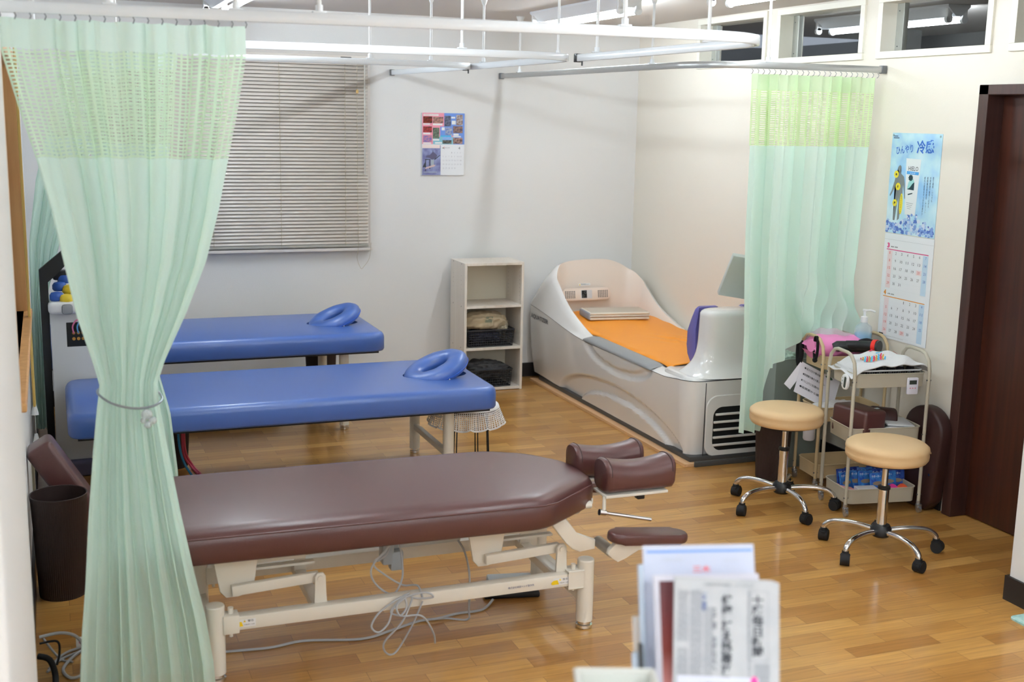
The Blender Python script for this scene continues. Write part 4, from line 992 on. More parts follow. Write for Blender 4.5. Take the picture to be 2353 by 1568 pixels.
# ================================================================== STOOLS
tan = M('tan_vinyl', (222, 188, 142), .42, bump=(380, .10), spec=.4)
def make_stool(loc, rot, label):
    s = thing('swivel_stool', loc, label, 'stool', 'round tan stools on castors', rot); w_ = dict(world=False)
    bm = B(); lathe(bm, [(0, .424), (.150, .424), (.166, .428), (.174, .440), (.1755, .455), (.173, .468), (.1765, .474), (.174, .488), (.160, .499), (.13, .504), (0, .506)], seg=64); obj('seat', bm, tan, s, smooth=50, **w_)
    bm = B(); lathe(bm, [(0, .412), (.12, .412), (.12, .426), (0, .426)], seg=32); obj('seat_plate', bm, blackp, s, **w_)
    bm = B(); lathe(bm, [(.0135, .26), (.0135, .424)], seg=24); obj('gas_lift', bm, chrome, s, **w_)
    bm = B(); lathe(bm, [(.0225, .10), (.0225, .292), (.0, .292)], seg=28); c_ = obj('column', bm, chrome, s, label='chrome column', **w_)
    bm = B(); lathe(bm, [(.0235, .288), (.0265, .290), (.0265, .302), (.014, .306), (.0, .306)], seg=24); obj('collar', bm, blackp, c_, world=False).location -= c_.location
    bm = B(); lathe(bm, [(0, .075), (.035, .075), (.045, .085), (.045, .112), (.036, .128), (.022, .130), (0, .130)], seg=32); obj('hub', bm, blackp, s, **w_)
    for k in range(5):
        a = 2 * pi * k / 5; ca, sa = cos(a), sin(a)
        def P(r, z): return (r * ca, r * sa, z)
        bm = B(); tube(bm, [P(.03, .100), P(.10, .108), (P(.17, .107)), P(.215, .098), P(.245, .078), P(.252, .058)], .0125, 12, n=5, radii=None); lg = obj('leg', bm, chrome, s, **w_)
        bm = B(); px, py = -sa, ca; off = .012; cx, cy = .252 * ca + off * px * (1 if k % 2 else -1), .252 * sa + off * py
        ang = a + [0.6, 1.9, -0.7, 2.6, -1.5][k]; ux, uy = cos(ang), sin(ang)
        for sgn in (-1, 1):
            cyl(bm, (.252 * ca + ux * .008 + sgn * -uy * .001, .252 * sa + uy * .008 + sgn * ux * .001, .0245), (.252 * ca + ux * .008 + sgn * -uy * .020, .252 * sa + uy * .008 + sgn * ux * .020, .0245), .0245, seg=24)
        cyl(bm, (.252 * ca + ux * .008 + uy * .0155, .252 * sa + uy * .008 - ux * .0155, .0275), (.252 * ca + ux * .008 - uy * .0155, .252 * sa + uy * .008 + ux * .0155, .0275), .0268, seg=24)
        vv = cyl(bm, (.252 * ca, .252 * sa, .040), (.252 * ca, .252 * sa, .062), .015, seg=16)
        box(bm, .252 * ca - .018, .252 * ca + .018, .252 * sa - .018, .252 * sa + .018, .034, .052, bev=.009)
        g = obj('castor', bm, rubber, s, **w_)
    return s
st1 = make_stool((3.257, 4.69, 0), radians(190), 'round tan stool on chrome castor base beside the curtain, left of the other stool')
st2 = dup(st1, (3.325, 4.03, 0), radians(198), 'round tan stool on chrome castor base nearest the dark door')

# ================================================================== TROLLEYS
def trolley(loc, rot, L_, D_, mat, label):
    r = thing('utility_trolley', loc, label, 'trolley', 'three-tier steel trolleys', rot); w_ = dict(world=False)
    for s in (-1, 1):
        x = s * L_ / 2; bm = B(); hd = D_ / 2
        pts = [(x, -hd, .055), (x, -hd, .70), (x, -hd + .012, .745), (x, -hd + .045, .775), (x, -hd + .08, .783), (x, hd - .08, .783), (x, hd - .045, .775), (x, hd - .012, .745), (x, hd, .70), (x, hd, .055)]
        tube(bm, pts, .0085, 12); fr_ = obj('end_frame', bm, mat, r, **w_)
        for sy in (-1, 1):
            bm = B(); cyl(bm, (x, sy * hd, .04), (x, sy * hd, .06), .0105, seg=14); cyl(bm, (x - .006, sy * hd - .008, .019), (x + .006, sy * hd - .008, .019), .019, seg=20)
            box(bm, x - .012, x + .012, sy * hd - .016, sy * hd + .008, .024, .046, bev=.004)
            obj('castor', bm, M('castor_chrome', (190, 192, 196), .2, .8), r, **w_)
            bm = B()
            for z in (.655, .39, .09): cyl(bm, (x - .011, sy * hd, z), (x + .011, sy * hd, z), .004, seg=8)
            obj('bolt', bm, alu_d, r, **w_)
    for zt, h in ((.69, .065), (.425, .07), (.125, .07)):
        bm = B(); P = rrect(-L_ / 2 + .009, L_ / 2 - .009, -D_ / 2 + .006, D_ / 2 - .006, .035, 6); n = len(P); ins = .996
        rings = []
        for (k_, z) in ((1.0, zt), (.985, zt - h), (.97, zt - h + .002), (.985, zt - .001)):
            rings.append([bm.verts.new((x * k_, y * k_, z)) for x, y in P])
        for a, b in ((0, 1), (2, 3), (3, 0)):
            for k in range(n): bm.faces.new((rings[a][k], rings[a][(k + 1) % n], rings[b][(k + 1) % n], rings[b][k]))
        bm.faces.new(rings[1]); bm.faces.new(rings[2])
        tube(bm, [(x * 1.003, y * 1.003, zt) for x, y in P], .003, 6, closed=True)
        obj('tray', bm, mat, r, smooth=40, **w_)
    return r
greige = M('greige_enamel', (190, 182, 164), .45); beige_e = M('beige_enamel', (206, 182, 142), .45)
TB = trolley((3.685, 4.575, 0), radians(-9), .385, .255, greige, 'greige three-tier trolley holding a white towel and blue packages, behind the front stool')
TA = trolley((3.775, 4.965, 0), radians(-7), .36, .225, beige_e, 'beige three-tier trolley against the curtain, carrying a pink bag and black massage gun')
mTB = Matrix.Translation((3.685, 4.575, 0)) @ Matrix.Rotation(radians(-9), 4, 'Z')
mTA = Matrix.Translation((3.775, 4.965, 0)) @ Matrix.Rotation(radians(-7), 4, 'Z')
def tobj(name, bm, mat, T, **k): bm.transform(T); return obj(name, bm, mat, None, **k)
# --- greige trolley, top tier
wbk = thing('wire_basket', (3.685, 4.575, .63), 'white wire basket sitting in the top tray of the greige trolley, under the towel', 'basket')
bm = B(); P = rrect(-.17, .17, -.108, .108, .025); tube(bm, [(x, y, .703) for x, y in P], .004, 6, closed=True); bm.transform(mTB); obj('rim', bm, whitep, wbk)
bm = B()
for k in range(28): x = -.165 + k * .0122; tube(bm, [(x, -.106, .703), (x, -.103, .632), (x, .103, .632), (x, .106, .703)], .0011, 4)
bm.transform(mTB); obj('wires', bm, alu_d, wbk, kind='stuff')
btm = M('dark_bottle_plastic', (26, 27, 34), .12, coat=.5)
bts = [(-.085 + k * .052, -.072 + .004 * (k % 2)) for k in range(5)]
btp = None
for i, (x, y) in enumerate(bts):
    p = mTB @ Vector((x, y, .634))
    if btp is None:
        btp = thing('bottle', p, 'dark plastic bottle lying in the white wire basket under the towel edge', 'bottle', 'dark bottles in the wire basket')
        bm = B(); lathe(bm, [(0, 0), (.022, 0), (.0235, .006), (.0235, .062), (.018, .078), (.012, .082)], (0, 0, 0), 24); obj('body', bm, btm, btp, world=False)
        bm = B(); lathe(bm, [(.012, .082), (.0135, .082), (.0135, .094), (0, .095)], (0, 0, 0), 20); obj('cap', bm, M('clear_cap', (200, 204, 210), .15, alpha=.8), btp, world=False)
    else: dup(btp, p, 0)
def towel_top():
    bm = B()
    def f(u, v):
        x = -.205 + .415 * u; y = -.118 + .235 * v
        h = .704 + .062 * (sin(pi * min(1, max(0, (u - .05) / .95))) ** .7) * (1 - .45 * (2 * v - 1) ** 2) + .007 * sin(9 * u + 4 * v) + .004 * sin(23 * u - 11 * v)
        front = ss(.16, 0, v); h -= .0 * front
        if u < .22: h -= .022 * ss(.22, 0, u) * (1 - .3 * v); 
        if v < .12 and u < .42: h -= .010 * ss(.42, .3, u) * ss(.12, 0, v)
        if u > .94: h -= .012 * ss(.94, 1, u)
        return (x, y - .010 * sin(pi * u) * (1 - v), h)
    grid(bm, f, 80, 50); return bm
tt = thing('printed_towel', mTB @ Vector((0, 0, .7)), 'white towel with bright coloured dashes draped over the top of the greige trolley', 'towel')
twm = M('white_towel', (240, 240, 242), .95, bump=(320, .5))
bm = towel_top(); bm.transform(mTB); o = obj('cloth', bm, twm, tt, smooth=180); sd = o.modifiers.new('s', 'SOLIDIFY'); sd.thickness = .005
def th(x, y):
    u = (x + .205) / .415; v = (y + .118) / .235
    return .7078 + .062 * (sin(pi * min(1, max(0, (u - .05) / .95))) ** .7) * (1 - .45 * (2 * v - 1) ** 2) + .007 * sin(9 * u + 4 * v) + .004 * sin(23 * u - 11 * v)
cols = [('dash_red', (226, 44, 84)), ('dash_blue', (74, 184, 226)), ('dash_gold', (206, 156, 60)), ('dash_black', (44, 46, 50))]
bm = B(); rr = random.Random(4)
def dash(x, y, L_, W_, a, mi):
    q = [(-L_ / 2, -W_ / 2), (L_ / 2, -W_ / 2 * .6), (L_ / 2, W_ / 2 * .6), (-L_ / 2, W_ / 2)]; vs_ = []
    for px, py in q:
        X = x + px * cos(a) - py * sin(a); Y = y + px * sin(a) + py * cos(a); vs_.append(bm.verts.new((X, Y, th(X, Y) + .002)))
    bm.faces.new(vs_).material_index = mi
for k in range(30): dash(-.115 + (k % 10) * .0115, -.07 + (k // 10) * .020, .030, .0075, radians(62 + rr.uniform(-12, 12)), [1, 0, 2][(k + k // 10) % 3])
for x, y, L_, W_, a, mi in ((-.015, .06, .055, .014, .8, 0), (.06, .085, .04, .011, .2, 2), (.085, .075, .035, .01, -.3, 0), (.115, .07, .03, .01, -.5, 1), (-.005, .0, .03, .012, -.4, 1), (.105, .035, .035, .009, .2, 0), (.14, .03, .03, .006, -.6, 0)): dash(x, y, L_, W_, a, mi)
bm.transform(mTB); obj('dash_print', bm, [M(n, c, .95) for n, c in cols], tt, smooth=0)
# timers clipped to the tray
fr = mTB @ frame((-.385 / 2 - .012, -.075, .648), (0, -1, 0), (0, 0, 1))
t1 = thing('kitchen_timer', fr @ Vector((0, 0, 0)), 'rounded white digital timer clipped to the end of the greige trolley', 'timer')
frr = fr @ Matrix.Rotation(radians(-8), 4, 'Z')
bm = B(); prism_dir(bm, rrect(-.030, .030, -.037, .037, .026, 8), frr, .012, bev=.004); obj('case', bm, whitep, t1, smooth=50)
bm = B(); flat(bm, frr, rrect(-.003, .017, -.027, .027, .007), .0124, 0)
for k in (-1, 0, 1): flat(bm, frr, ell(-.018, k * .016, .0035, .0035), .0126, 1)
obj('display', bm, [M('lcd_dark', (62, 70, 64), .3), greyp], t1, smooth=0)
fr = mTB @ frame((.105, -.1285, .632), (1, 0, 0), (0, 0, 1))
t2 = thing('kitchen_timer', fr @ Vector((0, 0, 0)), 'rectangular white digital timer clipped to the long side of the greige trolley', 'timer')
bm = B(); prism_dir(bm, rrect(-.028, .028, -.040, .040, .005, 4), fr, .010, bev=.002); obj('case', bm, M('lilac_white', (230, 228, 240), .35), t2, smooth=50)
bm = B(); frect(bm, fr, -.019, .008, .019, .028, .0104, 0)
for k in (-1, 0, 1): flat(bm, fr, ell(k * .013, -.010, .004, .0022), .0104, 1)
obj('display', bm, [M('lcd_dark'), M('pink_button', (232, 120, 150), .5)], t2, smooth=0)
# middle tier : brown cushions, white tray
def cushion(bm, c, size, rot, bev): box(bm, c[0] - size[0] / 2, c[0] + size[0] / 2, c[1] - size[1] / 2, c[1] + size[1] / 2, c[2] - size[2] / 2, c[2] + size[2] / 2, bev=bev, seg=4, rot=rot)
bc = thing('block_cushion', mTB @ Vector((-.09, -.01, .36)), 'brown vinyl block cushion with small sticker in the greige trolley\'s middle tray', 'cushion')
bm = B(); cushion(bm, (-.088, -.004, .437), (.14, .225, .14), Matrix.Rotation(radians(16), 4, 'Z') @ Matrix.Rotation(radians(3), 4, 'Y'), .018); bm.transform(mTB); obj('pad', bm, brown, bc, smooth=60)
bm = B(); fs2 = mTB @ Matrix.Translation((-.03, -.065, .5075)) @ Matrix.Rotation(radians(20), 4, 'Z'); frect(bm, fs2, -.012, -.010, .012, .010, .003); obj('sticker', bm, M('pale_blue_sticker', (206, 226, 230), .5), bc, smooth=0)
bc2 = thing('block_cushion', mTB @ Vector((.06, .05, .36)), 'dark brown rolled cushion behind the stickered block cushion in the greige trolley', 'cushion')
bm = B(); cyl(bm, (-.0, .055, .435), (.12, .02, .425), .058, seg=28); es = [e for e in bm.edges if len(e.link_faces) == 2 and any(len(f.verts) > 10 for f in e.link_faces)]; bmesh.ops.bevel(bm, geom=es, offset=.012, segments=3, affect='EDGES', profile=.5); bm.transform(mTB); obj('pad', bm, M('dark_brown_vinyl', (58, 34, 32), .45), bc2, smooth=50)
wt = thing('plastic_tray', mTB @ Vector((.09, -.04, .36)), 'pale grey plastic tray box in the middle tray of the greige trolley, right end', 'tray')
bm = B(); Rm = Matrix.Rotation(radians(-12), 4, 'Z'); box(bm, .045, .16, -.095, .055, .36, .415, bev=.006, rot=Rm); bm.transform(mTB); obj('box', bm, M('pale_tray', (214, 216, 218), .4), wt)
bm = B(); box(bm, .035, .168, -.103, .065, .424, .434, bev=.004, rot=Rm @ Matrix.Rotation(radians(3), 4, 'Y')); bm.transform(mTB); obj('lid', bm, M('pale_tray'), wt)
pc = blob('folded_cloth', mTB @ Vector((.05, -.085, .39)), (.06, .03, .032), twm, 'white cloth with a red mark beside the grey tray box in the trolley', 'cloth', 21, .2)
# bottom tier : blue supplement-like packages, tapes, box
pk_m = M('blue_package', (36, 74, 176), .3, var=(38, (70, 150, 214))); pk2 = M('navy_package', (28, 46, 128), .3, var=(45, (60, 100, 190)))
pk_i = M('package_white', (230, 234, 242), .4); pk_g = M('package_gold', (150, 130, 110), .5)
pks = [(-.115, .0, 18, 0), (-.10, .055, 8, 1), (-.06, .02, -4, 0), (-.045, .075, 5, 1), (-.01, .01, 3, 0), (.01, .06, -6, 0), (.03, -.035, 2, 0), (.06, .03, 4, 1), (.075, .08, 0, 1), (.10, -.01, -5, 0), (.125, .04, -3, 1), (.15, .0, -8, 1)]
for i, (x, y, a, kd) in enumerate(pks):
    T = mTB @ Matrix.Translation((x, y, .062)) @ Matrix.Rotation(radians(a), 4, 'Z') @ Matrix.Rotation(radians(-14), 4, 'X')
    lb = 'shiny blue supporter package standing in the bottom tray of the greige trolley' if kd == 0 else 'navy supporter package with white heading standing in the bottom tray of the greige trolley'
    pk = thing('blister_package', T.translation, lb, 'package', 'blue packages in the bottom tray' if kd == 0 else 'navy packages in the bottom tray')
    bm = B(); box(bm, -.040, .040, -.004, .004, 0, .112, bev=.002); bm.transform(T); obj('card', bm, [pk_m, pk2][kd], pk)
    bm = B(); ff = T @ frame((0, -.0042, 0), (1, 0, 0), (0, 0, 1)); text_mesh(bm, 'ZAMST' if False else 'サポーター', ff, -.032, .088, .013, .05, bold=.02, off=.0006, mi=0)
    flat(bm, ff, ell(0, .060, .028, .010, 18), .0006, 1)
    obj('package_print', bm, [pk_i, pk_g], pk, smooth=0)
for nm, (x, y), c1_, lb in (('a', (.075, -.075), (226, 60, 150), 'magenta roll of kinesiology tape in the bottom tray of the greige trolley'), ('b', (.125, -.078), (240, 100, 60), 'orange roll of kinesiology tape in the bottom tray of the greige trolley')):
    tr_ = thing('tape_roll', mTB @ Vector((x, y, .06)), lb, 'tape roll', 'tape rolls in the bottom tray')
    T = mTB @ Matrix.Translation((x, y, .092)) @ Matrix.Rotation(radians(20), 4, 'Z') @ Matrix.Rotation(radians(68), 4, 'Y')
    bm = B(); lathe(bm, [(.014, -.025), (.031, -.025), (.031, .025), (.014, .025), (.014, -.025)], seg=32); bm.transform(T); obj('tape', bm, M('tape_' + nm, c1_, .5), tr_, smooth=50)
    bm = B(); lathe(bm, [(.011, -.0255), (.0142, -.0255), (.0142, .0255), (.011, .0255), (.011, -.0255)], seg=28); bm.transform(T); obj('core', bm, M('tape_core', (236, 186, 40), .5), tr_, smooth=50)
wbx = thing('carton', mTB @ Vector((-.04, -.085, .06)), 'small white carton with purple printing in the greige trolley\'s bottom tray', 'box')
bm = B(); box(bm, -.115, -.015, -.108, -.055, .058, .125, bev=.002, rot=Matrix.Rotation(radians(-4), 4, 'Z')); bm.transform(mTB); obj('box', bm, M('carton_white', (226, 226, 230), .6), wbx, smooth=0)
bm = B(); ff = mTB @ Matrix.Translation((-.065, -.0815, 0)) @ Matrix.Rotation(radians(-4), 4, 'Z') @ frame((0, -.0268, .058), (1, 0, 0), (0, 0, 1)); flat(bm, ff, [(.015, .018), (.022, .018), (.024, .036), (.018, .036)], .0006); flat(bm, ff, ell(.034, .020, .007, .004), .0006); obj('carton_print', bm, M('print_purple', (110, 50, 160), .5), wbx, smooth=0)
pp = thing('pink_paper', mTB @ Vector((-.16, 0, .06)), 'folded pale pink paper at the left end of the bottom trolley tray', 'paper')
bm = B(); box(bm, -.178, -.135, -.06, .06, .105, .11, rot=Matrix.Rotation(radians(22), 4, 'Y')); box(bm, -.168, -.11, -.09, -.02, .11, .114, rot=Matrix.Rotation(radians(12), 4, 'Y')); bm.transform(mTB); obj('sheet', bm, M('paper_pink', (240, 176, 180), .7), pp, smooth=0)
# --- beige trolley, top tier
pb = thing('pink_cushion_bag', mTA @ Vector((-.03, .03, .66)), 'bright pink folded bag wrapped in clear film on the top tray of the beige trolley', 'bag')
pinkm = M('hot_pink', (250, 150, 206), .45)
bm = B()
def pinkf(u, v):
    a = 2 * pi * v; x = -.20 + .33 * u; e = min(1, 8 * u + .25, 3.0 * (1 - u) + .2)
    return (x, .02 + .095 * cos(a) * (.8 + .2 * e), .715 + (.050 + .01 * sin(7 * u)) * sin(a) * e + .028 * u * (1 if sin(a) > 0 else 0) + .003 * sin(20 * u + 3 * a))
grid(bm, pinkf, 50, 40); bm.transform(mTA); obj('folded_bag', bm, pinkm, pb, smooth=180)
bm = B(); cyl(bm, (-.205, -.02, .735), (-.10, .0, .738), .032, .028, seg=28); bm.transform(mTA); obj('rolled_end', bm, pinkm, pb)
bm = B()
def film(u, v): return (-.20 + .25 * u, .055 + .03 * sin(5 * u) - .02 * v, .745 + .065 * v * sin(pi * (.15 + .7 * u)) + .004 * sin(22 * u))
grid(bm, film, 30, 8); bm.transform(mTA); obj('clear_film', bm, M('clear_film', (240, 236, 244), .25, alpha=.4), pb, smooth=180)
mg = thing('massage_gun', mTA @ Vector((.03, -.07, .7)), 'black handheld massage gun with a red collar lying on the pink bag', 'massage gun')
bm = B(); tube(bm, [(-.11, -.075, .735), (-.09, -.08, .74), (-.02, -.085, .738), (.05, -.09, .733), (.075, -.09, .73)], .03, 20, radii=[.018, .027, .029, .026, .024]); bm.transform(mTA); obj('handle', bm, M('gun_black', (40, 42, 42), .4), mg)
bm = B(); tube(bm, [(-.04, -.085, .745), (.0, -.13, .752), (.03, -.18, .757), (.045, -.205, .759)], .024, 20, n=3, radii=None); bm.transform(mTA); obj('barrel', bm, M('gun_black2', (28, 28, 30), .45), mg)
bm = B(); cyl(bm, (.042, -.200, .759), (.053, -.218, .760), .034, seg=28); bm.transform(mTA); obj('collar', bm, M('gun_red', (224, 44, 34), .35), mg)
bm = B(); cyl(bm, (.053, -.218, .760), (.059, -.228, .7605), .031, seg=28); bm.transform(mTA); obj('end_cap', bm, M('gun_cap', (48, 50, 52), .3), mg)
bm = B(); tube(bm, [(.05, -.06, .75), (.09, -.05, .755), (.125, -.055, .745), (.14, -.07, .73)], .016, 12, n=4); bm.transform(mTA); obj('attachment', bm, rubber, mg)
for (x, y, z), lb, sc in (((-.192, -.05, .75), 'black fabric loop strap hanging over the end frame of the beige trolley, right one', .7), ((-.20, .10, .70), 'wide black fabric strap hanging at the left corner of the beige trolley', 1)):
    st = thing('strap', mTA @ Vector((x, y, z - .12)), lb, 'strap')
    bm = B(); T = mTA @ Matrix.Translation((x, y, z))
    W_ = .007 if sc < 1 else .013; lp = [(0, -.0, .04), (0, -.018, .022), (0, -.022, -.03), (0, -.012, -.075), (0, .006, -.08), (0, .016, -.03), (0, .014, .022)]
    PP = smooth_path([Vector(q) for q in lp], 8, True); ringsA = []
    for i, q in enumerate(PP):
        ringsA.append([bm.verts.new(q + Vector((dx, 0, 0))) for dx in (-W_, W_)])
    for i in range(len(PP)): bm.faces.new((ringsA[i][0], ringsA[i][1], ringsA[(i + 1) % len(PP)][1], ringsA[(i + 1) % len(PP)][0]))
    bm.transform(T); o = obj('loop', bm, M('strap_black', (16, 16, 18), .85), st, smooth=180); sd = o.modifiers.new('s', 'SOLIDIFY'); sd.thickness = .005
    bm = B(); bmesh.ops.create_uvsphere(bm, u_segments=14, v_segments=10, radius=.013); bm.transform(T @ Matrix.Translation((0, .0, -.085))); obj('knot', bm, M('strap_black'), st)
sb = thing('pump_bottle', (3.872, 4.95, .674), 'clear pump bottle of blue liquid standing on the beige trolley below the calendar', 'bottle')
bm = B(); lathe(bm, [(0, .0), (.040, 0), (.045, .006), (.045, .125), (.040, .150), (.020, .168), (.016, .175)], (3.872, 4.95, .674), 36); obj('bottle_body', bm, M('clear_plastic', (226, 238, 246), .08, alpha=.3), sb)
bm = B(); lathe(bm, [(0, .003), (.038, .003), (.042, .008), (.042, .115), (0, .115)], (3.872, 4.95, .674), 32); obj('liquid', bm, M('blue_liquid', (110, 196, 240), .15, alpha=.85), sb)
bm = B(); lathe(bm, [(.018, .172), (.018, .20), (.010, .203), (.007, .205), (.007, .228), (.011, .230), (.011, .238), (0, .240)], (3.872, 4.95, .674), 24); tube(bm, [(3.872, 4.95, .908), (3.90, 4.94, .908), (3.922, 4.93, .900)], .005, 8); obj('pump', bm, whitep, sb)
wr = thing('crumpled_paper', mTA @ Vector((.10, -.09, .70)), 'small white crumpled tissue between massage gun and blue bottle', 'tissue')
blob_o = blob('tissue', mTA @ Vector((.115, -.07, .715)), (.03, .022, .03), twm, None, None, 31, .4, parent=None); blob_o.name = 'tissue_sheet'; blob_o.parent = wr; blob_o.location = blob_o.location - wr.location
# middle tier: paper notice, cloth, white bottle
pn = thing('paper_notice', (3.66, 5.0, .45), 'white sheet with bullet lines of Japanese printing in the beige trolley', 'notice')
frp = Matrix.Translation((3.655, 5.0, .505)) @ frame((0, 0, 0), (.93, -.30, -.22), (.10, .25, 1)) @ Matrix.Rotation(radians(-16), 4, 'Z')
bm = B(); vv = box(bm, -.115, .10, -.085, .085, -.001, .0); bm.transform(frp); obj('sheet', bm, M('paper_lilac', (224, 222, 230), .7), pn, smooth=0)
bm = B()
for k, s in enumerate(('●足の付け根の痛み', '●股関節の動きが悪い、固い', '●たちに上げたときに動かない', '●股関節から膝痛')):
    text_mesh(bm, s, frp, -.095, .055 - k * .034, .013, .105 + .02 * (k % 2), bold=.01, off=.001)
flat(bm, frp, ell(.04, .075, .02, .008), .001, 1); obj('notice_print', bm, [M('label_ink'), M('print_green', (60, 96, 80), .6)], pn, smooth=0)
bm = B(); bm2 = box(bm, -.14, -.10, -.12, .04, -.01, -.009); bm.transform(frp @ Matrix.Rotation(radians(-18), 4, 'Z')); prep(obj('plain_paper', bm, M('paper_white', (232, 230, 236), .7), smooth=0), 'plain white sheet slanting behind the bullet-point notice', 'paper')
blob('folded_cloth', mTA @ Vector((-.05, -.03, .395)), (.12, .07, .045), twm, 'white crumpled cloth in the middle tray of the beige trolley, behind the left stool', 'cloth', 41, .3)
hb = thing('white_bottle', (3.55, 4.89, .20), 'white squeeze bottle hanging upside down under the beige trolley, right of the stool column', 'bottle')
bm = B(); lathe(bm, [(0, 0), (.026, 0), (.030, .008), (.030, .075), (.02, .095), (.012, .1), (0, .1)], (3.545, 4.90, .262), 24); obj('bottle_body', bm, M('matt_white', (214, 212, 218), .5), hb)

# ================================================================== BINS, CRATES, CUSHIONS
ribm = M('dark_brown_plastic', (48, 34, 32), .5)
def bin_(cx, cy, rt, rb, h, label):
    r = thing('waste_bin', (cx, cy, 0), label, 'waste bin', 'dark brown ribbed waste bins'); n = 144; bm = B()
    def ring(rad, z, rib): return [bm.verts.new((cx + (rad + (rib * (.0012 if k % 2 else -.0012))) * cos(2 * pi * k / n), cy + (rad + (rib * (.0012 if k % 2 else -.0012))) * sin(2 * pi * k / n), z)) for k in range(n)]
    R_ = [ring(rb - .004, .003, 0), ring(rb, 0, 0), ring(rb, .01, 1), ring(rt - .004, h * .93, 1), ring(rt, h, 0), ring(rt - .004, h, 0), ring(rb - .003, .006, 0)]
    R_ = R_[1:]
    for A, Bq in zip(R_, R_[1:]):
        for k in range(n): bm.faces.new((A[k], A[(k + 1) % n], Bq[(k + 1) % n], Bq[k]))
    bm.faces.new(R_[0]); bm.faces.new(R_[-1])
    obj('ribbed_body', bm, ribm, r, smooth=30)
    bm = B(); tube(bm, [(cx + (rt - .001) * cos(a), cy + (rt - .001) * sin(a), h) for a in [2 * pi * k / 48 for k in range(48)]], .0025, 6, closed=True); obj('rim', bm, ribm, r)
bin_(-.020, 4.665, .104, .086, .402, 'large dark brown ribbed waste bin by the left wall, beside the big tied curtain')
bin_(3.492, 5.135, .098, .080, .33, 'dark brown ribbed waste bin behind the left stool at the foot of the green curtain')
bin_(.545, 6.27, .10, .075, .36, 'dark brown ribbed waste bin under the nearer blue couch beside the curtain edge')
bin_(1.60, 7.50, .11, .085, .52, 'dark brown ribbed waste bin behind the leg of the farther blue couch')
gb = thing('grey_crate', (3.72, 5.31, 0), 'tall grey-green plastic crate standing behind the beige trolley under the curtain', 'crate')
gm = M('grey_green_plastic', (132, 142, 136), .5); bm = B()
for a in ((3.565, 3.57, 5.255, 5.385, 0, .60), (3.875, 3.88, 5.255, 5.385, 0, .60), (3.57, 3.875, 5.255, 5.26, 0, .60), (3.57, 3.875, 5.38, 5.385, 0, .60), (3.57, 3.875, 5.26, 5.38, 0, .006)): box(bm, *a)
obj('crate_body', bm, gm, gb, smooth=0)
bm = B(); tube(bm, [(3.5675, 5.2575, .60), (3.8775, 5.2575, .60), (3.8775, 5.3825, .60), (3.5675, 5.3825, .60)], .004, 6, closed=True); obj('rim', bm, gm, gb)
blob('bag_in_crate', (3.66, 5.32, .58), (.07, .045, .05), M('pale_green_bag', (190, 214, 200), .5), 'pale green plastic bag poking out of the grey-green crate', 'bag', 55, .3)
# brown cushion leaning at the left wall behind the bin
lc = thing('bolster_cushion', (.06, 4.93, 0), 'dark brown vinyl bolster leaning against the left wall behind the waste bin', 'cushion')
bm = B(); box(bm, -.055, .055, 4.84, 5.0, .0, .60, bev=.024, seg=4, rot=Matrix.Rotation(radians(-31), 4, 'Y'), piv=(0, 4.9, .3)); bm.transform(Matrix.Translation((.065, 0, -.02))); o = obj('pad', bm, M('brown_vinyl'), lc, smooth=60)
bm = B(); cyl(bm, (-.112, 5.05, 0), (-.112, 5.05, .5), .006, seg=8); prep(obj('thin_stick', bm, M('pale_stick', (196, 188, 160), .5)), 'thin pale stick standing in the corner behind the leaning brown bolster', 'stick')
# large brown cushion leaning on the right wall behind the trolley
rc = thing('leaning_cushion', (3.93, 4.45, 0), 'tall rounded brown vinyl cushion leaning on the right wall beside the dark door', 'cushion')
bm = B(); P = []
for a in range(0, 181, 12): P.append((.135 * cos(radians(a)), .385 + .125 * sin(radians(a))))
P += [(-.135, .02), (-.10, 0), (.05, 0), (.10, .06)]
vv = prism_dir(bm, P, Matrix.Translation((3.965, 4.475, .004)) @ Matrix(((0, 0, -1, 0), (-1, 0, 0, 0), (0, 1, 0, 0), (0, 0, 0, 1))), .075, bev=.014)
obj('pad', bm, M('dark_brown_vinyl'), rc, smooth=50)
bm = B()
for y, z in ((4.40, .30), (4.40, .19)):
    cyl(bm, (3.888, y, z), (3.893, y, z), .006, seg=12)
obj('stud', bm, chrome, rc)
# black storage box under far couch
bb = thing('flat_storage_box', (.8, 7.12, 0), 'flat black storage case lying on the floor under the farther blue couch', 'case')
bm = B(); pr = [(.32, 6.97), (1.20, 6.97), (1.245, 7.04), (1.245, 7.32), (.32, 7.32)]; prism(bm, pr, 0, .075, bev=.01); obj('case_body', bm, M('case_black', (38, 42, 48), .5), bb)
# lace covered stool
ls = thing('lace_stool', (2.0, 5.76, 0), 'small round stool covered with a white crochet lace cloth beside the nearer blue couch', 'stool')
lx, ly, lz, lr = 2.015, 5.80, .345, .165
bm = B(); lathe(bm, [(0, lz - .03), (lr - .01, lz - .03), (lr, lz - .02), (lr, lz - .006), (lr - .01, lz - .001), (0, lz)], (lx, ly, 0), 40); obj('seat', bm, M('stool_seat_dark', (70, 60, 56), .6), ls)
for k in range(4):
    a = pi / 4 + k * pi / 2
    for da in (-.06, .06):
        bm = B(); tube(bm, [(lx + .12 * cos(a + da), ly + .12 * sin(a + da), lz - .03), (lx + .135 * cos(a + da), ly + .135 * sin(a + da), 0)], .0035, 6); obj('leg', bm, blackp, ls)
lace = bpy.data.materials.new('crochet_lace'); lace.use_nodes = True; nt = lace.node_tree; p_ = nt.nodes['Principled BSDF']; p_.inputs['Base Color'].default_value = C4((240, 240, 242)); p_.inputs['Roughness'].default_value = .9
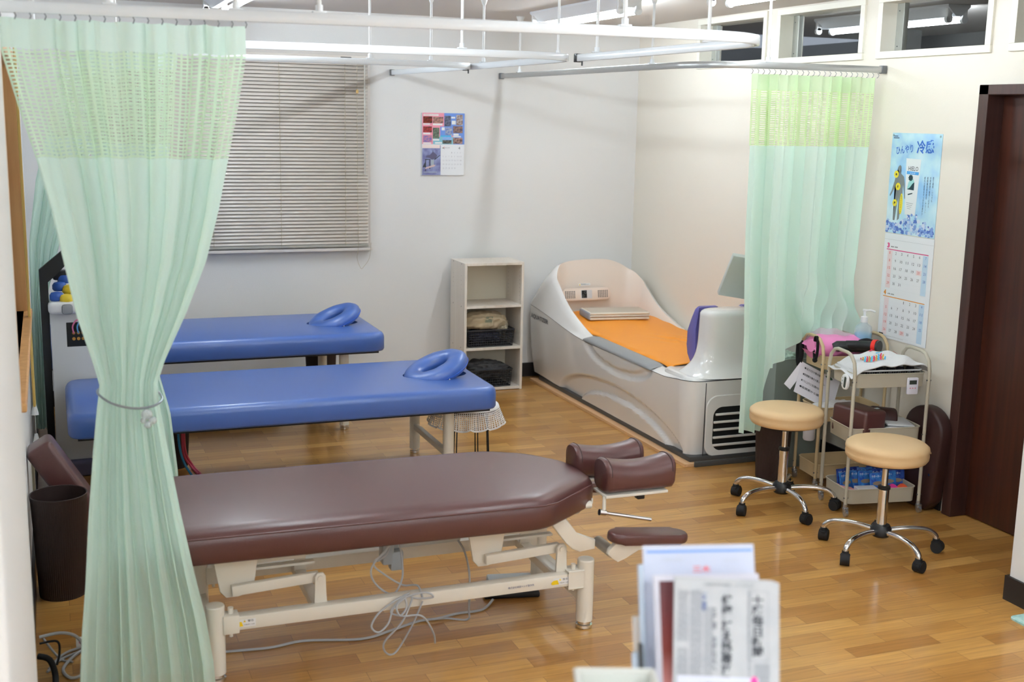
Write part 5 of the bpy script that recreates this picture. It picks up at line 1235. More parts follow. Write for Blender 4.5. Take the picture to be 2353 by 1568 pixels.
uv = nt.nodes.new('ShaderNodeUVMap'); sep = nt.nodes.new('ShaderNodeSeparateXYZ'); nt.links.new(uv.outputs[0], sep.inputs[0])
fu = math_node(nt, 'FRACT', math_node(nt, 'MULTIPLY', sep.outputs[0], 110)); fv = math_node(nt, 'FRACT', math_node(nt, 'MULTIPLY', sep.outputs[1], 11))
hh = math_node(nt, 'MULTIPLY', math_node(nt, 'GREATER_THAN', fu, .42), math_node(nt, 'GREATER_THAN', fv, .38)); hh = math_node(nt, 'MULTIPLY', hh, math_node(nt, 'GREATER_THAN', sep.outputs[1], .12))
hh = math_node(nt, 'MULTIPLY', hh, math_node(nt, 'LESS_THAN', sep.outputs[1], .92)); nt.links.new(math_node(nt, 'SUBTRACT', 1, hh), p_.inputs['Alpha'])
lc_ = thing('lace_cloth', (lx, ly, .25), 'white crochet lace doily with a scalloped edge over the small stool', 'lace cloth')
bm = B()
def lf(u, v):
    a = 2 * pi * u
    if v < .4: r = (lr + .004) * v / .4; return (lx + r * cos(a), ly + r * sin(a), lz + .004)
    t_ = (v - .4) / .6; r = lr + .006 + .028 * t_ + .014 * t_ * cos(14 * a); sc = .012 * abs(sin(7 * a))
    return (lx + r * cos(a), ly + r * sin(a), lz + .002 - .095 * t_ - sc * t_ * 1.5)
uvl = None
grid(bm, lf, 168, 24, uvf=lambda u, v: (u, max(0, (v - .4) / .6)), closed_u=True)
obj('doily', bm, lace, lc_, smooth=180)

# ================================================================== THERAPY MACHINE behind the couches (left)
tm = thing('therapy_machine', (.10, 6.4, 0), 'white electrotherapy cabinet with blue and yellow cups on top, behind the couches at the left', 'medical machine')
bm = B(); box(bm, -.022, .32, 6.235, 6.53, .085, .845, bev=.006); obj('cabinet', bm, M('machine_white', (214, 214, 214), .4), tm)
bm = B(); box(bm, -.07, .34, 6.205, 6.56, .0, .085, bev=.02, seg=3); obj('base', bm, M('purple_grey_base', (92, 86, 110), .45), tm)
bm = B(); box(bm, .052, .25, 6.2335, 6.236, .672, .795, bev=.001); frm = frame((0, 6.2335, 0), (1, 0, 0), (0, 0, 1))
obj('socket_panel', bm, blackp, tm)
bm = B()
for k in range(6): lathe_c = (0.085 + .022 * (k % 3), 6.2325, .742 - .03 * (k // 3)); cyl(bm, lathe_c, (lathe_c[0], 6.229, lathe_c[2]), .008, seg=14)
obj('socket', bm, [M('socket_orange', (196, 140, 60), .5)], tm)
bm = B(); box(bm, -.028, .33, 6.18, 6.54, .845, .905, bev=.02, seg=3); obj('top_tray', bm, M('tray_white', (232, 232, 232), .35), tm)
for k, (x, y, z, c_) in enumerate(((.015, 6.25, .935, 'b'), (.06, 6.23, .925, 'y'), (.03, 6.32, .975, 'b'), (.075, 6.30, .962, 'y'), (.055, 6.38, 1.005, 'b'), (.11, 6.25, .93, 'b'))):
    bm = B(); lathe(bm, [(0, -.022), (.028, -.022), (.034, -.014), (.034, .006), (.026, .018), (.010, .022), (0, .022)], (x, y, z - .008), 24); obj('suction_cup', bm, M('cup_blue', (46, 88, 168), .4) if c_ == 'b' else M('cup_yellow', (226, 196, 50), .4), tm, label='blue suction cup' if c_ == 'b' else 'yellow suction cup')
bm = B(); box(bm, .035, .085, 6.17, 6.19, .845, .895, bev=.012); obj('cup_clip', bm, greyp, tm)
bm = B(); box(bm, .0, .09, 6.36, 6.42, .99, 1.04, bev=.012); cyl(bm, (-.02, 6.38, 1.025), (.02, 6.38, 1.025), .008); obj('probe_holder', bm, blackp, tm)
bm = B(); fra2 = Matrix(((1, 0, 0, 0), (0, 0, 1, 6.25), (0, 1, 0, 0), (0, 0, 0, 1)))
prism_dir(bm, [(-.062, .09), (-.026, .09), (-.026, 1.0), (.02, 1.035), (.13, 1.15), (.13, 1.22), (.04, 1.145), (-.062, 1.06)], fra2, .035, bev=.004); obj('stand_arm', bm, blackp, tm, label='black support arm')
bm = B()
for k, (x, m_) in enumerate(((.085, 0), (.107, 1), (.129, 0))): tube(bm, [(x, 6.225, .742), (x - .004, 6.20, .78), (x + .015, 6.20, .81), (x + .04, 6.21, .80), (x + .06, 6.215, .70)], .004, 8, n=5, mi=m_)
obj('electrode_lead', bm, [M('lead_pink', (226, 120, 160), .4), M('lead_blue', (90, 160, 210), .4)], tm)
bm = B(); tube(bm, [(.575, 5.9, .385), (.58, 6.0, .25), (.60, 6.15, .10), (.64, 6.2, .01), (.66, 6.05, .008), (.67, 5.8, .008)], .006, 8, n=6); tube(bm, [(.565, 5.9, .385), (.57, 6.0, .25), (.59, 6.15, .09), (.63, 6.19, .01), (.65, 6.05, .008)], .006, 8, n=6)
prep(obj('pink_hose', bm, M('hose_red', (206, 74, 100), .4)), 'pair of pink rubber hoses hanging from the nearer blue couch beside the curtain', 'hose')
bm = B(); tube(bm, [(.54, 5.9, .385), (.55, 5.95, .2), (.58, 6.0, .08), (.63, 5.9, .008), (.66, 5.7, .008)], .006, 8, n=6)
prep(obj('blue_hose', bm, M('hose_blue', (50, 136, 186), .4)), 'blue rubber hose hanging beside the pink hoses under the nearer couch', 'hose')
dk = thing('step_box', (-.02, 5.95, 0), 'dark navy box on the floor between the left wall and the blue couch', 'box')
bm = B(); box(bm, -.068, -.02, 6.02, 6.15, .0, .14, bev=.006); obj('box', bm, M('navy_box', (40, 42, 56), .6), dk)

# ================================================================== FLOOR CABLES left front
bm = B(); tube(bm, [(-.10, 4.02, .11), (-.03, 4.02, .115), (.02, 4.02, .09), (.045, 4.0, .03), (.03, 3.92, .006), (-.01, 3.90, .006), (-.03, 3.98, .006), (.02, 4.09, .006), (.07, 4.12, .006)], .0055, 8, n=8)
tube(bm, [(-.08, 3.97, .006), (-.03, 4.06, .006), (.08, 4.12, .006)], .0045, 8, n=6); tube(bm, [(-.075, 3.99, .006), (-.02, 4.10, .006), (.09, 4.15, .006)], .0045, 8, n=6); tube(bm, [(-.09, 4.14, .05), (-.04, 4.06, .006), (.0, 4.02, .006)], .004, 8, n=6)
prep(obj('white_cable', bm, cable), 'tangle of pale grey cables on the floor at the lower left between wall and curtain', 'cable')
bm = B(); tube(bm, [(-.105, 3.96, .07), (-.07, 3.94, .06), (-.055, 3.92, .01), (-.06, 3.80, .008), (-.07, 3.66, .008)], .010, 10, n=6); tube(bm, [(-.10, 3.99, .10), (-.045, 3.99, .10), (-.04, 3.98, .06), (-.05, 3.96, .03)], .004, 8, n=6)
prep(obj('black_cable', bm, rubber), 'thick black cable curling on the floor at the lower left corner', 'cable')
tg = thing('cable_tag', (.035, 4.16, .0), 'small white tag with a pink spot on the cable beside the curtain hem', 'tag')
bm = B(); box(bm, .014, .045, 4.12, 4.123, .012, .048, bev=.001); obj('card', bm, whitep, tg); bm = B(); flat(bm, frame((.029, 4.1195, .03), (1, 0, 0), (0, 0, 1)), ell(0, 0, .006, .007), .0004); obj('pink_spot', bm, M('tape_a'), tg, smooth=0)
# teal mat at the right
tmx = thing('floor_mat', (3.62, 3.05, 0), 'corner of a teal patterned mat on the floor at the right edge', 'mat')
teal = M('teal_mat', (150, 202, 200), .9, var=(60, (196, 226, 222)))
bm = B(); prism(bm, rrect(3.344, 3.455, 2.6, 3.285, .02, 5), 0, .008, bev=.002); obj('mat_body', bm, teal, tmx)

# ================================================================== PAPERS ON THE WALLS
def jit_mat(name, c1_, c2_, sc): return M(name, c1_, .7, var=(sc, c2_))
# -- poster
PW, PH = .365, .499
pf = frame((3.979, 4.972, 1.306), (0, -1, 0), (0, 0, 1))
po = thing('wall_poster', (3.979, 4.79, 1.306), 'pale blue gel poster with grey body figure and ice on the right wall', 'poster')
bm = B(); vv = box(bm, 0, PW, 0, PH, .0, .0012); bmesh.ops.transform(bm, matrix=pf, verts=vv)
pm = bpy.data.materials.new('poster_blue'); pm.use_nodes = True; nt = pm.node_tree; P_ = nt.nodes['Principled BSDF']; P_.inputs['Roughness'].default_value = .35
tc = nt.nodes.new('ShaderNodeTexCoord'); nz = nt.nodes.new('ShaderNodeTexNoise'); nz.inputs['Scale'].default_value = 6; nz.inputs['Detail'].default_value = 3; nt.links.new(tc.outputs['Object'], nz.inputs['Vector'])
rp = nt.nodes.new('ShaderNodeValToRGB'); e = rp.color_ramp.elements; e[0].position = .34; e[0].color = C4((150, 198, 240)); e[1].position = .66; e[1].color = C4((216, 238, 248)); q_ = rp.color_ramp.elements.new(.5); q_.color = C4((190, 226, 242))
nt.links.new(nz.outputs['Fac'], rp.inputs['Fac']); nt.links.new(rp.outputs['Color'], P_.inputs['Base Color'])
obj('sheet', bm, pm, po, smooth=0)
def U(u, v): return (u * PW, PH * (1 - v))
def fpoly(bm, pts, off, mi=0): return flat(bm, pf, [U(*p) for p in pts][::1], off, mi)
bm = B()
text_mesh(bm, 'ひんやり', pf, .11 * PW, PH * (1 - .215), .040, .125, bold=.012, off=.0020, rot=radians(7), mi=0)
text_mesh(bm, '冷感', pf, .52 * PW, PH * (1 - .20), .066, .125, bold=.025, off=.0020, rot=radians(3), mi=0)
obj('headline', bm, M('poster_blue_ink', (58, 112, 208), .4), po, smooth=0)
bm = B()
sil = [(.205, .315), (.235, .33), (.238, .36), (.228, .385), (.24, .40), (.305, .43), (.33, .50), (.345, .58), (.36, .64), (.345, .65), (.325, .58), (.30, .51), (.295, .55), (.30, .60), (.295, .66), (.275, .75), (.265, .85), (.225, .87), (.225, .76), (.225, .64), (.205, .70), (.185, .79), (.175, .87), (.14, .87), (.145, .77), (.135, .70), (.15, .62), (.155, .54), (.165, .49), (.125, .55), (.075, .61), (.045, .635), (.035, .62), (.07, .575), (.115, .48), (.13, .44), (.175, .405), (.195, .395), (.20, .38), (.175, .365), (.175, .335)]
f_ = flat(bm, pf, [U(*p) for p in sil], .0016); bmesh.ops.triangulate(bm, faces=[f_]); obj('body_silhouette', bm, M('silhouette_grey', (126, 132, 134), .5), po, smooth=0)
bm = B()
for cx, cy, rx, ry in ((.145, .41, .048, .036), (.198, .53, .050, .037), (.155, .695, .045, .036), (.285, .70, .033, .105)): flat(bm, pf, ell(cx * PW, PH * (1 - cy), rx * PW, ry * PH, 28, .0), .0022)
sp_ = obj('yellow_spot', bm, M('poster_yellow', (244, 224, 60), .4), po, smooth=0)
bm = B()
for s, cx, cy in (('肩', .145, .41), ('腰', .198, .53), ('膝', .155, .695)): text_mesh(bm, s, pf, (cx - .018) * PW, PH * (1 - cy - .012), .012, .013, bold=.03, off=.0027)
text_mesh(bm, '\n'.join('筋肉のつかれにも'), pf, .275 * PW, PH * (1 - .785), .085, .007, off=.0027)
obj('spot_lettering', bm, M('label_ink'), po, smooth=0)
bm = B(); fpoly(bm, [(.325, .245), (.625, .25), (.585, .80), (.375, .80)], .0018, 0); fpoly(bm, [(.355, .37), (.60, .375), (.595, .405), (.355, .40)], .0021, 1)
fpoly(bm, [(.385, .545), (.405, .48), (.44, .45), (.49, .44), (.52, .47), (.52, .55)], .0021, 3); fpoly(bm, [(.385, .55), (.44, .53), (.49, .49), (.525, .475), (.525, .555)], .0023, 2)
flat(bm, pf, [(.445 * PW + (.05 if k % 2 else .038) * PW * cos(k * pi / 9), PH * (1 - .435) + (.05 if k % 2 else .038) * PW * .95 * sin(k * pi / 9)) for k in range(18)], .0025, 2)
fpoly(bm, [(.41, .595), (.50, .58), (.50, .59), (.41, .607)], .0022, 2)
text_mesh(bm, 'HIELO', pf, .385 * PW, PH * (1 - .365), .021, .072, off=.0024, mi=4); text_mesh(bm, '冷太郎', pf, .42 * PW, PH * (1 - .398), .009, .04, off=.0026, mi=0)
for k in range(4): fpoly(bm, [(.39 + .01 * k, .68 + k * .018), (.53 - .015 * k, .684 + k * .018), (.53 - .015 * k, .688 + k * .018), (.39 + .01 * k, .684 + k * .018)], .0022, 5)
obj('gel_tube', bm, [M('tube_white', (232, 236, 240), .4), M('tube_blue', (80, 166, 232), .4), M('tube_dark', (30, 60, 70), .5), M('tube_mint', (160, 214, 214), .5), M('label_ink'), M('tube_grey', (150, 156, 164), .5)], po, smooth=0)
bm = B()
for i, s in enumerate(('塗り薬感、いつでも', '冷却刺激で素早く広がる', '植物抽出成分配合、やさしい', '疲れた筋肉をすっきり冷感ケア')):
    text_mesh(bm, '\n'.join(s), pf, (.88 - i * .055) * PW, PH * (1 - .40 - .028 * len(s)), .0135 * len(s), .008, off=.002, bold=.005)
for k, ln in enumerate((.10, .13)): fpoly(bm, [(.03, .028 + k * .018), (.03 + ln * .9, .028 + k * .018), (.03 + ln * .9, .036 + k * .018), (.03, .036 + k * .018)], .002)
obj('small_lettering', bm, M('poster_navy', (50, 62, 110), .5), po, smooth=0)
bm = B(); rr = random.Random(2)
for k in range(150):
    u0 = rr.uniform(.02, .98); top = .86 + .05 * sin(u0 * 8) - .04 * math.exp(-((u0 - .5) / .12) ** 2); v0 = rr.uniform(top, .985); r0 = rr.uniform(.018, .045); a0 = rr.uniform(0, 6)
    pts = [(min(PW, max(0, u0 * PW + r0 * PW * cos(a0 + t_) * rr.uniform(.7, 1.1))), max(.0, PH * (1 - v0) + r0 * PW * .9 * sin(a0 + t_) * rr.uniform(.7, 1.1))) for t_ in (0, 1.2, 2.4, 3.7, 5.0)]
    flat(bm, pf, pts, .0018 + k * .000006, k % 4)
obj('ice_picture', bm, [M('ice_a', (172, 200, 236), .3), M('ice_b', (128, 160, 222), .3), M('ice_c', (212, 222, 242), .3), M('ice_d', (88, 118, 196), .3)], po, smooth=0)
bm = B()
for u in (.03, .965): flat(bm, pf, ell(u * PW, PH * .975, .006, .006), .003)
obj('pin', bm, M('pin_grey', (140, 170, 180), .4), po, smooth=0)
# -- two month calendar
CW, CH = .366, .535
cf = frame((3.978, 4.968, .768), (0, -1, 0), (0, 0, 1))
wc = thing('wall_calendar', (3.978, 4.785, .768), 'white two-month wall calendar with pink and orange lines hanging below the blue poster', 'calendar')
cpap = M('calendar_paper', (236, 238, 242), .5)
bm = B(); vv = box(bm, 0, CW, 0, CH, 0, .0025); bmesh.ops.transform(bm, matrix=cf, verts=vv); obj('sheet', bm, cpap, wc, smooth=0)
bm = B(); frect(bm, cf, 0, CH - .031, CW, CH - .030, .003, 0); frect(bm, cf, .03, .012, .20, .0135, .003, 0); frect(bm, cf, .012, .016, .045, .022, .003, 1); obj('rule', bm, [M('rule_grey', (190, 192, 196), .6), M('label_ink')], wc, smooth=0)
def month(y_top, num, cap, mat, start, days, red, nrow):
    X0, pitch = .052, .0445; rowh = .0385
    bm = B(); text_mesh(bm, num, cf, .025, y_top + .006, .026, .018, bold=.05, off=.003); frect(bm, cf, .022, y_top - .003, .335, y_top + .001, .003); obj('month_heading', bm, mat, wc, smooth=0)
    bm = B(); text_mesh(bm, cap, cf, .055, y_top + .011, .0065, .05, bold=.03, off=.003, mi=0)
    for dday in range(1, days + 1):
        k = start + dday - 1; c_ = k % 7; rw = k // 7; mi = 1 if (c_ == 0 or dday in red) else (2 if c_ == 6 else 0)
        text_mesh(bm, str(dday), cf, X0 + c_ * pitch - (.010 if dday > 9 else .005), y_top - .024 - rw * rowh, .0135, .0175 if dday > 9 else (.004 if dday == 1 else .008), off=.0032, mi=mi)
    obj('date_numbers', bm, [M('date_black', (84, 86, 92), .6), M('date_red', (226, 90, 90), .6), M('date_blue', (62, 108, 190), .6)], wc, smooth=0)
    bm = B(); frect(bm, cf, X0 + 6 * pitch - .022, y_top - .004 - 5 * rowh - .006, X0 + 6 * pitch + .016, y_top - .006, .0028, 0); frect(bm, cf, X0 - .020, y_top - .004 - 5 * rowh, X0 + .016, y_top - .006, .0028, 1)
    for r_ in red:
        k = start + r_ - 1; frect(bm, cf, X0 + (k % 7) * pitch - .02, y_top - .03 - (k // 7) * rowh, X0 + (k % 7) * pitch + .018, y_top - .006 - (k // 7) * rowh, .0028, 1)
    for r_ in range(1, 6): frect(bm, cf, .025, y_top - .0065 - r_ * rowh, .33, y_top - .0060 - r_ * rowh, .0027, 2)
    obj('date_columns', bm, [M('col_blue', (196, 218, 236), .6), M('col_pink', (240, 222, 224), .6), M('col_rule', (222, 224, 228), .6)], wc, smooth=0)
month(.455, '3', 'MAR. 2020', M('cal_pink', (220, 60, 130), .5), 0, 31, (20,), 5)
month(.215, '4', 'APR. 2020', M('cal_orange', (234, 150, 40), .5), 3, 30, (29,), 5)
# -- horse photo calendar on the back wall
hf = frame((2.362, 7.797, 1.44), (1, 0, 0), (0, 0, 1)); HW, HH = .304, .42
hc_ = thing('wall_calendar', (2.514, 7.79, 1.44), 'small photo calendar with pink and blue picture page on the back wall', 'calendar')
bm = B()
for k in range(5): vv = box(bm, .0 + .0008 * k, HW - .001, 0 + .001 * k, HH, .0 + k * .0016, .0012 + k * .0016); bmesh.ops.transform(bm, matrix=hf, verts=vv)
obj('page_block', bm, M('calendar_paper'), hc_, smooth=0)
o8 = .0090
bm = B(); frect(bm, hf, .004, .212, HW, HH, o8, 0); frect(bm, hf, .158, .330, HW, HH, o8 + .0002, 1); frect(bm, hf, .13, .27, HW, .33, o8 + .0002, 1); frect(bm, hf, .08, .212, .225, .262, o8 + .0003, 2); frect(bm, hf, .225, .212, HW, .28, o8 + .0003, 1); frect(bm, hf, .13, .262, .21, .271, o8 + .0004, 3)
frect(bm, hf, .012, .400, .118, .412, o8 + .0006, 4); text_mesh(bm, '写真優秀賞フォトコンテスト', hf, .016, .402, .007, .095, off=o8 + .0009, mi=5)
obj('picture_page', bm, [M('page_pink', (240, 156, 178), .6), M('page_blue', (112, 150, 224), .6), M('page_teal', (136, 196, 212), .6), M('page_cyan', (70, 180, 226), .6), M('label_white'), M('date_red')], hc_, smooth=0)
pics = [(.010, .352, .074, .396), (.078, .352, .152, .394), (.010, .290, .072, .330), (.078, .250, .124, .322), (.010, .225, .072, .270), (.160, .332, .206, .402), (.244, .340, .290, .410), (.222, .288, .290, .334), (.166, .272, .216, .324), (.148, .216, .212, .252), (.222, .216, .290, .256), (.148, .240, .212, .262)]
pcol = [((150, 50, 30), (40, 30, 26)), ((206, 150, 130), (90, 70, 80)), ((196, 60, 60), (60, 50, 50)), ((120, 140, 120), (70, 74, 70)), ((96, 110, 190), (214, 140, 140)), ((50, 56, 70), (120, 124, 150)), ((120, 80, 60), (196, 190, 190)), ((60, 66, 90), (170, 130, 110)), ((80, 110, 190), (190, 190, 190)), ((40, 40, 44), (120, 120, 110)), ((50, 40, 42), (190, 150, 140)), ((130, 170, 226), (150, 184, 230))]
for k, (a, b_, c_, d_) in enumerate(pics):
    bm = B(); frect(bm, hf, a, b_, c_, d_, o8 + .0007 + k * .00002); obj('small_photo', bm, jit_mat(f'photo_{k}', *pcol[k], 70), hc_, smooth=0)
for a, b_, c_, d_ in ((.010, .341, .058, .350), (.078, .338, .146, .350), (.010, .277, .060, .288), (.078, .236, .124, .247), (.010, .214, .066, .223), (.208, .385, .236, .396), (.212, .345, .240, .370), (.140, .305, .162, .325), (.224, .270, .262, .284), (.224, .260, .278, .268), (.094, .216, .144, .226)):
    bm = B(); frect(bm, hf, a, b_, c_, d_, o8 + .0010); obj('caption', bm, M('label_white'), hc_, smooth=0)
# lower page : big photo and month grid
bm = B(); frect(bm, hf, .005, .005, .135, .205, o8, 0); frect(bm, hf, .005, .185, .130, .207, o8 + .0003, 1); obj('large_photo', bm, [jit_mat('photo_dusk', (104, 100, 150), (150, 160, 200), 22), M('pale_peach', (244, 226, 222), .6)], hc_, smooth=0)
bm = B()
flat(bm, hf, [(.055, .120), (.075, .108), (.10, .118), (.112, .135), (.098, .150), (.084, .160), (.080, .175), (.076, .158), (.06, .140), (.035, .135), (.03, .125)], o8 + .0004, 0)
flat(bm, hf, [(.022, .112), (.062, .112), (.062, .107), (.032, .106), (.032, .03), (.026, .03), (.026, .106)], o8 + .0005, 1); frect(bm, hf, .055, .045, .062, .11, o8 + .0005, 1); flat(bm, hf, [(.09, .112), (.132, .142), (.132, .137), (.094, .106)], o8 + .0005, 1)
flat(bm, hf, [(.01, .065), (.028, .095), (.034, .06), (.01, .055)], o8 + .0004, 1); flat(bm, hf, [(.025, .045), (.09, .062), (.10, .072), (.085, .074), (.03, .056)], o8 + .0006, 2); frect(bm, hf, .015, .022, .11, .027, o8 + .0005, 3); frect(bm, hf, .066, .07, .088, .108, o8 + .0004, 3)
obj('photo_subject', bm, [M('horse_grey', (92, 88, 118), .6), M('fence_dark', (50, 52, 62), .6), M('arm_peach', (214, 184, 180), .6), M('fence_pale', (170, 180, 190), .6)], hc_, smooth=0)
bm = B(); text_mesh(bm, '4', hf, .262, .178, .018, .012, off=o8, mi=0)
for dday in range(1, 31):
    k = 3 + dday - 1; text_mesh(bm, str(dday), hf, .150 + (k % 7) * .0205, .152 - (k // 7) * .0262, .0085, .011 if dday > 9 else .005, off=o8, mi=1)
text_mesh(bm, 'ばんえい十勝', hf, .166, .186, .005, .032, bold=.02, off=o8, mi=2); flat(bm, hf, [(.140, .182), (.150, .190), (.158, .188), (.165, .178), (.157, .184), (.146, .186)], o8, 2); flat(bm, hf, ell(.159, .192, .003, .003), o8 + .0002, 3)
obj('month_grid', bm, [M('date_black'), M('date_grey', (186, 186, 194), .6), M('label_ink'), M('date_red')], hc_, smooth=0)

# ================================================================== FOREGROUND COUNTER, RACK AND PAPERS
ctn = thing('reception_counter', (.9, 1.2, 0), 'reception counter in front of the camera, just below the picture, carrying rack and basket', 'counter')
bm = B(); box(bm, .25, 1.25, .75, 1.66, .72, .76, bev=.006); obj('counter_top', bm, M('counter_white', (226, 222, 214), .4), ctn)
bm = B(); box(bm, .30, 1.2, .80, 1.6, 0, .72); obj('counter_body', bm, M('counter_body', (200, 180, 150), .5), ctn)
def pframe(TL, TR, BL):
    TL, TR, BL = Vector(TL), Vector(TR), Vector(BL); u = (TR - TL); v = (TL - BL); W_, H_ = u.length, v.length; u.normalize(); v = (v - u * v.dot(u)).normalized()
    f = frame(BL, u, v); return f, W_, H_
# newspaper
nf, NW, NH = pframe((.8956, 1.5802, 1.1319), (1.0509, 1.5188, 1.1284), (.8713, 1.5063, .9365))
D0 = -.155
npz = thing('newspaper', nf @ Vector((NW / 2, D0, 0)), 'folded Japanese newspaper with vertical headlines standing at the front of the counter rack', 'newspaper')
npm = M('newsprint', (186, 187, 190), .8, var=(30, (178, 180, 184)))
bm = B()
for k in range(5):
    vv = prism(bm, [(0, D0), (NW, D0), (NW, NH - .004), (NW - .012, NH), (.0, NH)], -.002 * k - .0015, -.002 * k); bmesh.ops.transform(bm, matrix=nf, verts=vv)
obj('folded_sheets', bm, npm, npz, smooth=0)
bm = B()
px = NW / 240
def np_(x, y): return ((x - 1538) * px, NH - (y - 1328) * px)
x0, y0 = np_(1706, 1354); x1, y1 = np_(1752, 1508)
for a in ((x0, y1, x0 + .0006, y0), (x1, y1, x1 + .0006, y0), (x0, y0, x1, y0 + .0006), (x0, y1, x1, y1 + .0006)): frect(bm, nf, *a, .0006, 1)
text_mesh(bm, '\n'.join('十勝毎日新聞'), nf, x0 + .0062, y1 + .006, (y0 - y1) - .012, .0195, bold=.03, off=.0006, mi=0)
hx, hy = np_(1646, 1364)
text_mesh(bm, '\n'.join('終盤'), nf, hx, hy - .033, .033, .0185, bold=.05, off=.0006, mi=0)
hx, hy = np_(1646, 1422); text_mesh(bm, '\n'.join('訴え熱帯びる'), nf, hx, hy - .100, .100, .0175, bold=.05, off=.0006, mi=0)
hx, hy = np_(1624, 1394); text_mesh(bm, '\n'.join('各陣営 支持拡大へ'), nf, hx, hy - .098, .098, .0085, bold=.03, off=.0006, mi=2)
hx, hy = np_(1601, 1361); text_mesh(bm, '\n'.join('ご苦労様'), nf, hx, hy - .029, .029, .0085, bold=.05, off=.0006, mi=3)
text_mesh(bm, '十勝毎日新聞社', nf, .045, NH - .012, .004, .045, off=.0006, mi=2); text_mesh(bm, '二〇二〇年三月', nf, .095, NH - .012, .004, .03, off=.0006, mi=2)
obj('headline', bm, [M('news_ink', (66, 68, 74), .7), M('news_grey', (140, 142, 150), .7), M('news_mid', (110, 112, 120), .7), M('news_blue', (80, 100, 150), .7)], npz, smooth=0)
rr = random.Random(9)
for cx0, cx1, ya, yb in ((.006, .022, .02, .10), (.026, .044, .02, .185), (.048, .062, .045, .19), (.006, .022, .11, .185), (.075, .080, .03, .18), (.118, .122, .02, .18), (.128, .152, .130, .160)):
    x = cx0; bm = B()
    while x < cx1:
        y = NH - ya
        while y > NH - yb:
            h_ = rr.uniform(.006, .014); frect(bm, nf, x, max(y - h_, NH - yb), x + .0011, y, .0004); y -= h_ + rr.uniform(.0005, .002)
        x += .0024
    obj('column_print', bm, M('news_grey'), npz, smooth=0)
bm = B(); frect(bm, nf, .006, D0, .135, np_(0, 1546)[1], .0012, 0); flat(bm, nf, ell(.127, np_(0, 1556)[1], .006, .009), .0016, 1); text_mesh(bm, '折込', nf, .05, np_(0, 1566)[1], .005, .03, off=.0016, mi=2)
fly = thing('flyer', nf @ Vector((.07, D0, .001)), 'white flyer with a pink mark lying over the lower edge of the newspaper', 'flyer'); obj('sheet', bm, [M('flyer_white', (206, 208, 222), .5), M('flyer_pink', (240, 70, 160), .5), M('news_grey')], fly, smooth=0)
# magazine behind the newspaper
mf, MW, MH = pframe((.8927, 1.6223, 1.1184), (1.0537, 1.5606, 1.1246), (.868, 1.5472, .9164))
mz = thing('magazine', mf @ Vector((MW / 2, D0, 0)), 'white magazine with a dark red cover picture showing left of the newspaper', 'magazine')
bm = B(); vv = box(bm, 0, MW, D0, MH, -.006, 0, bev=.001); bmesh.ops.transform(bm, matrix=mf, verts=vv); obj('pages', bm, M('magazine_white', (208, 206, 218), .4), mz, smooth=0)
bm = B(); red = bpy.data.materials.new('cover_red'); red.use_nodes = True; nt = red.node_tree; P_ = nt.nodes['Principled BSDF']; tc = nt.nodes.new('ShaderNodeTexCoord'); sp3 = nt.nodes.new('ShaderNodeSeparateXYZ'); nt.links.new(tc.outputs['Object'], sp3.inputs[0])
mr = nt.nodes.new('ShaderNodeMapRange'); mr.inputs['From Min'].default_value = 0; mr.inputs['From Max'].default_value = .32; nt.links.new(sp3.outputs[2], mr.inputs[0])
rp = nt.nodes.new('ShaderNodeValToRGB'); e = rp.color_ramp.elements; e[0].position = 0; e[0].color = C4((176, 150, 140)); e[1].position = 1; e[1].color = C4((86, 22, 30))
for pos, c_ in ((.40, (196, 120, 110)), (.46, (150, 150, 200)), (.54, (150, 150, 206)), (.58, (206, 130, 124)), (.72, (132, 40, 24)), (.85, (110, 24, 26))):
    q_ = rp.color_ramp.elements.new(pos); q_.color = C4(c_)
nt.links.new(mr.outputs[0], rp.inputs['Fac']); nt.links.new(rp.outputs['Color'], P_.inputs['Base Color'])
frect(bm, mf, .010, D0 + .004, .12, MH - .010, .0006); obj('cover_picture', bm, red, mz, smooth=0)
# document in clear folder behind
df, DW, DH = pframe((.9025, 1.6789, 1.1472), (1.0758, 1.6126, 1.1544), (.8762, 1.5935, .8915))
dc = thing('document_folder', df @ Vector((DW / 2, D0 + .03, 0)), 'tall pale blue document with red characters behind the magazine in the rack', 'document')
bm = B(); vv = box(bm, 0, DW, -.12, DH, -.003, 0, bev=.0008); bmesh.ops.transform(bm, matrix=df, verts=vv); obj('sheets', bm, M('document_white', (196, 202, 222), .45), dc, smooth=0)
bm = B(); frect(bm, df, .006, DH - .012, DW - .003, DH - .0085, .0006, 0); text_mesh(bm, '三木', df, .082, DH - .046, .012, .030, bold=.02, off=.0006, mi=1)
text_mesh(bm, 'ご来院の皆様へ', df, .03, DH - .026, .004, .04, off=.0006, mi=2); text_mesh(bm, '令和二年三月', df, .134, DH - .028, .004, .025, off=.0006, mi=2)
obj('document_print', bm, [M('doc_line_blue', (96, 150, 236), .5), M('doc_red', (226, 92, 104), .6), M('rule_grey')], dc, smooth=0)
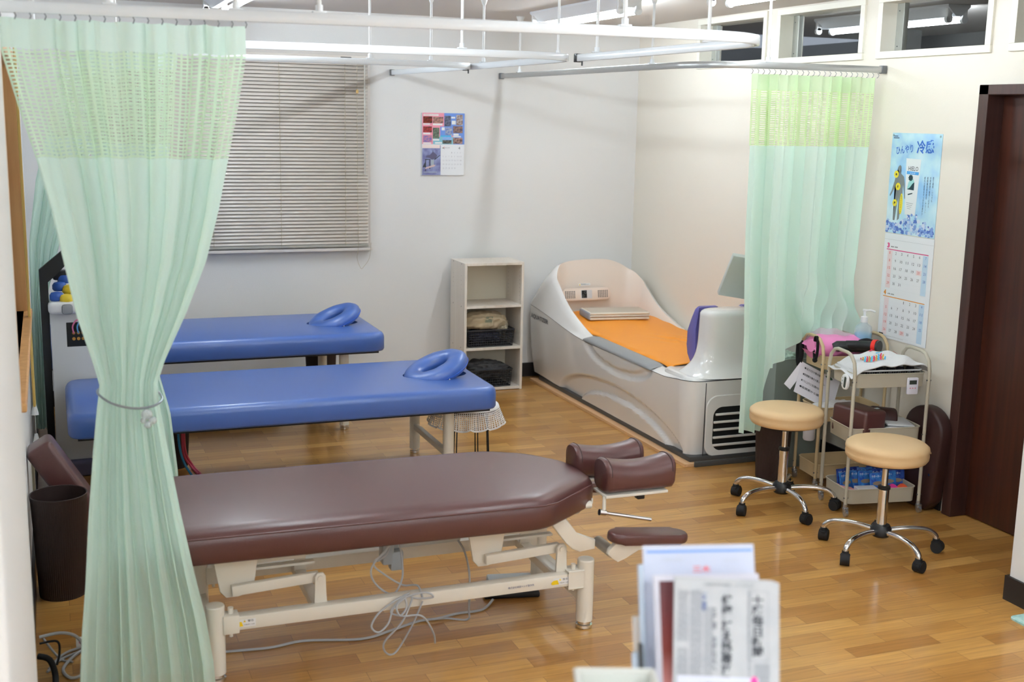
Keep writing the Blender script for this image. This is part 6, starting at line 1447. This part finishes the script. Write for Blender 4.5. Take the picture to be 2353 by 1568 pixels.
bm = B(); vv = box(bm, -.010, .0, -.12, DH - .03, .0, .006, bev=.002); bmesh.ops.transform(bm, matrix=df, verts=vv); obj('clear_folder_edge', bm, M('clear_edge', (190, 204, 222), .3, alpha=.8), dc)
# rack
rk = thing('brochure_rack', (.93, 1.52, .76), 'clear acrylic brochure rack holding newspaper and magazine on the counter', 'rack')
bm = B(); vv = box(bm, -.02, .19, -.13, .155, -.018, -.014, bev=.001); bmesh.ops.transform(bm, matrix=df, verts=vv); obj('back_plate', bm, M('acrylic', (230, 236, 240), .05, alpha=.35), rk, smooth=0)
bm = B(); box(bm, .80, 1.06, 1.36, 1.60, .761, .775, bev=.003, rot=Matrix.Rotation(radians(-21), 4, 'Z')); obj('foot', bm, M('acrylic'), rk, smooth=0)
bm = B(); vv = box(bm, -.0145, -.0085, -.12, .115, .012, .03, bev=.002); bmesh.ops.transform(bm, matrix=df, verts=vv); obj('black_spine', bm, blackp, rk)
bm = B(); vv = box(bm, -.026, -.012, -.12, .10, .012, .018, bev=.003); bmesh.ops.transform(bm, matrix=df, verts=vv); obj('side_post', bm, M('clear_edge'), rk)
# white basket
wbk2 = thing('desk_tray', (.70, 1.36, .76), 'white plastic tray box on the counter at the bottom edge, left of the newspaper', 'tray')
bm = B(); T = Matrix.Translation((.795, 1.44, .762)) @ Matrix.Rotation(radians(-20.5), 4, 'Z')
w2, d2, h2 = .112, .26, .288
for a in ((-w2, 0, -.006, 0, 0, h2), (-w2, 0, -d2, -d2 + .006, 0, h2), (-w2, -w2 + .006, -d2, 0, 0, h2), (-.006, 0, -d2, 0, 0, h2), (-w2, 0, -d2, 0, 0, .006)): vv = box(bm, *a, bev=.001)
tube(bm, [(-w2, 0, h2), (0, 0, h2), (0, -d2, h2), (-w2, -d2, h2)], .005, 8, closed=True); bm.transform(T); obj('tray_body', bm, M('matt_white_tray', (204, 204, 198), .45), wbk2, smooth=40)
bm = B(); box(bm, -w2 + .01, -.01, -d2 + .01, -.01, .18, .262); bm.transform(T); prep(obj('paper_stack', bm, M('mint_paper', (190, 210, 200), .7), None, smooth=0), 'pale paper stack inside the white tray at the bottom edge', 'paper stack')

print('objects', len(bpy.data.objects))
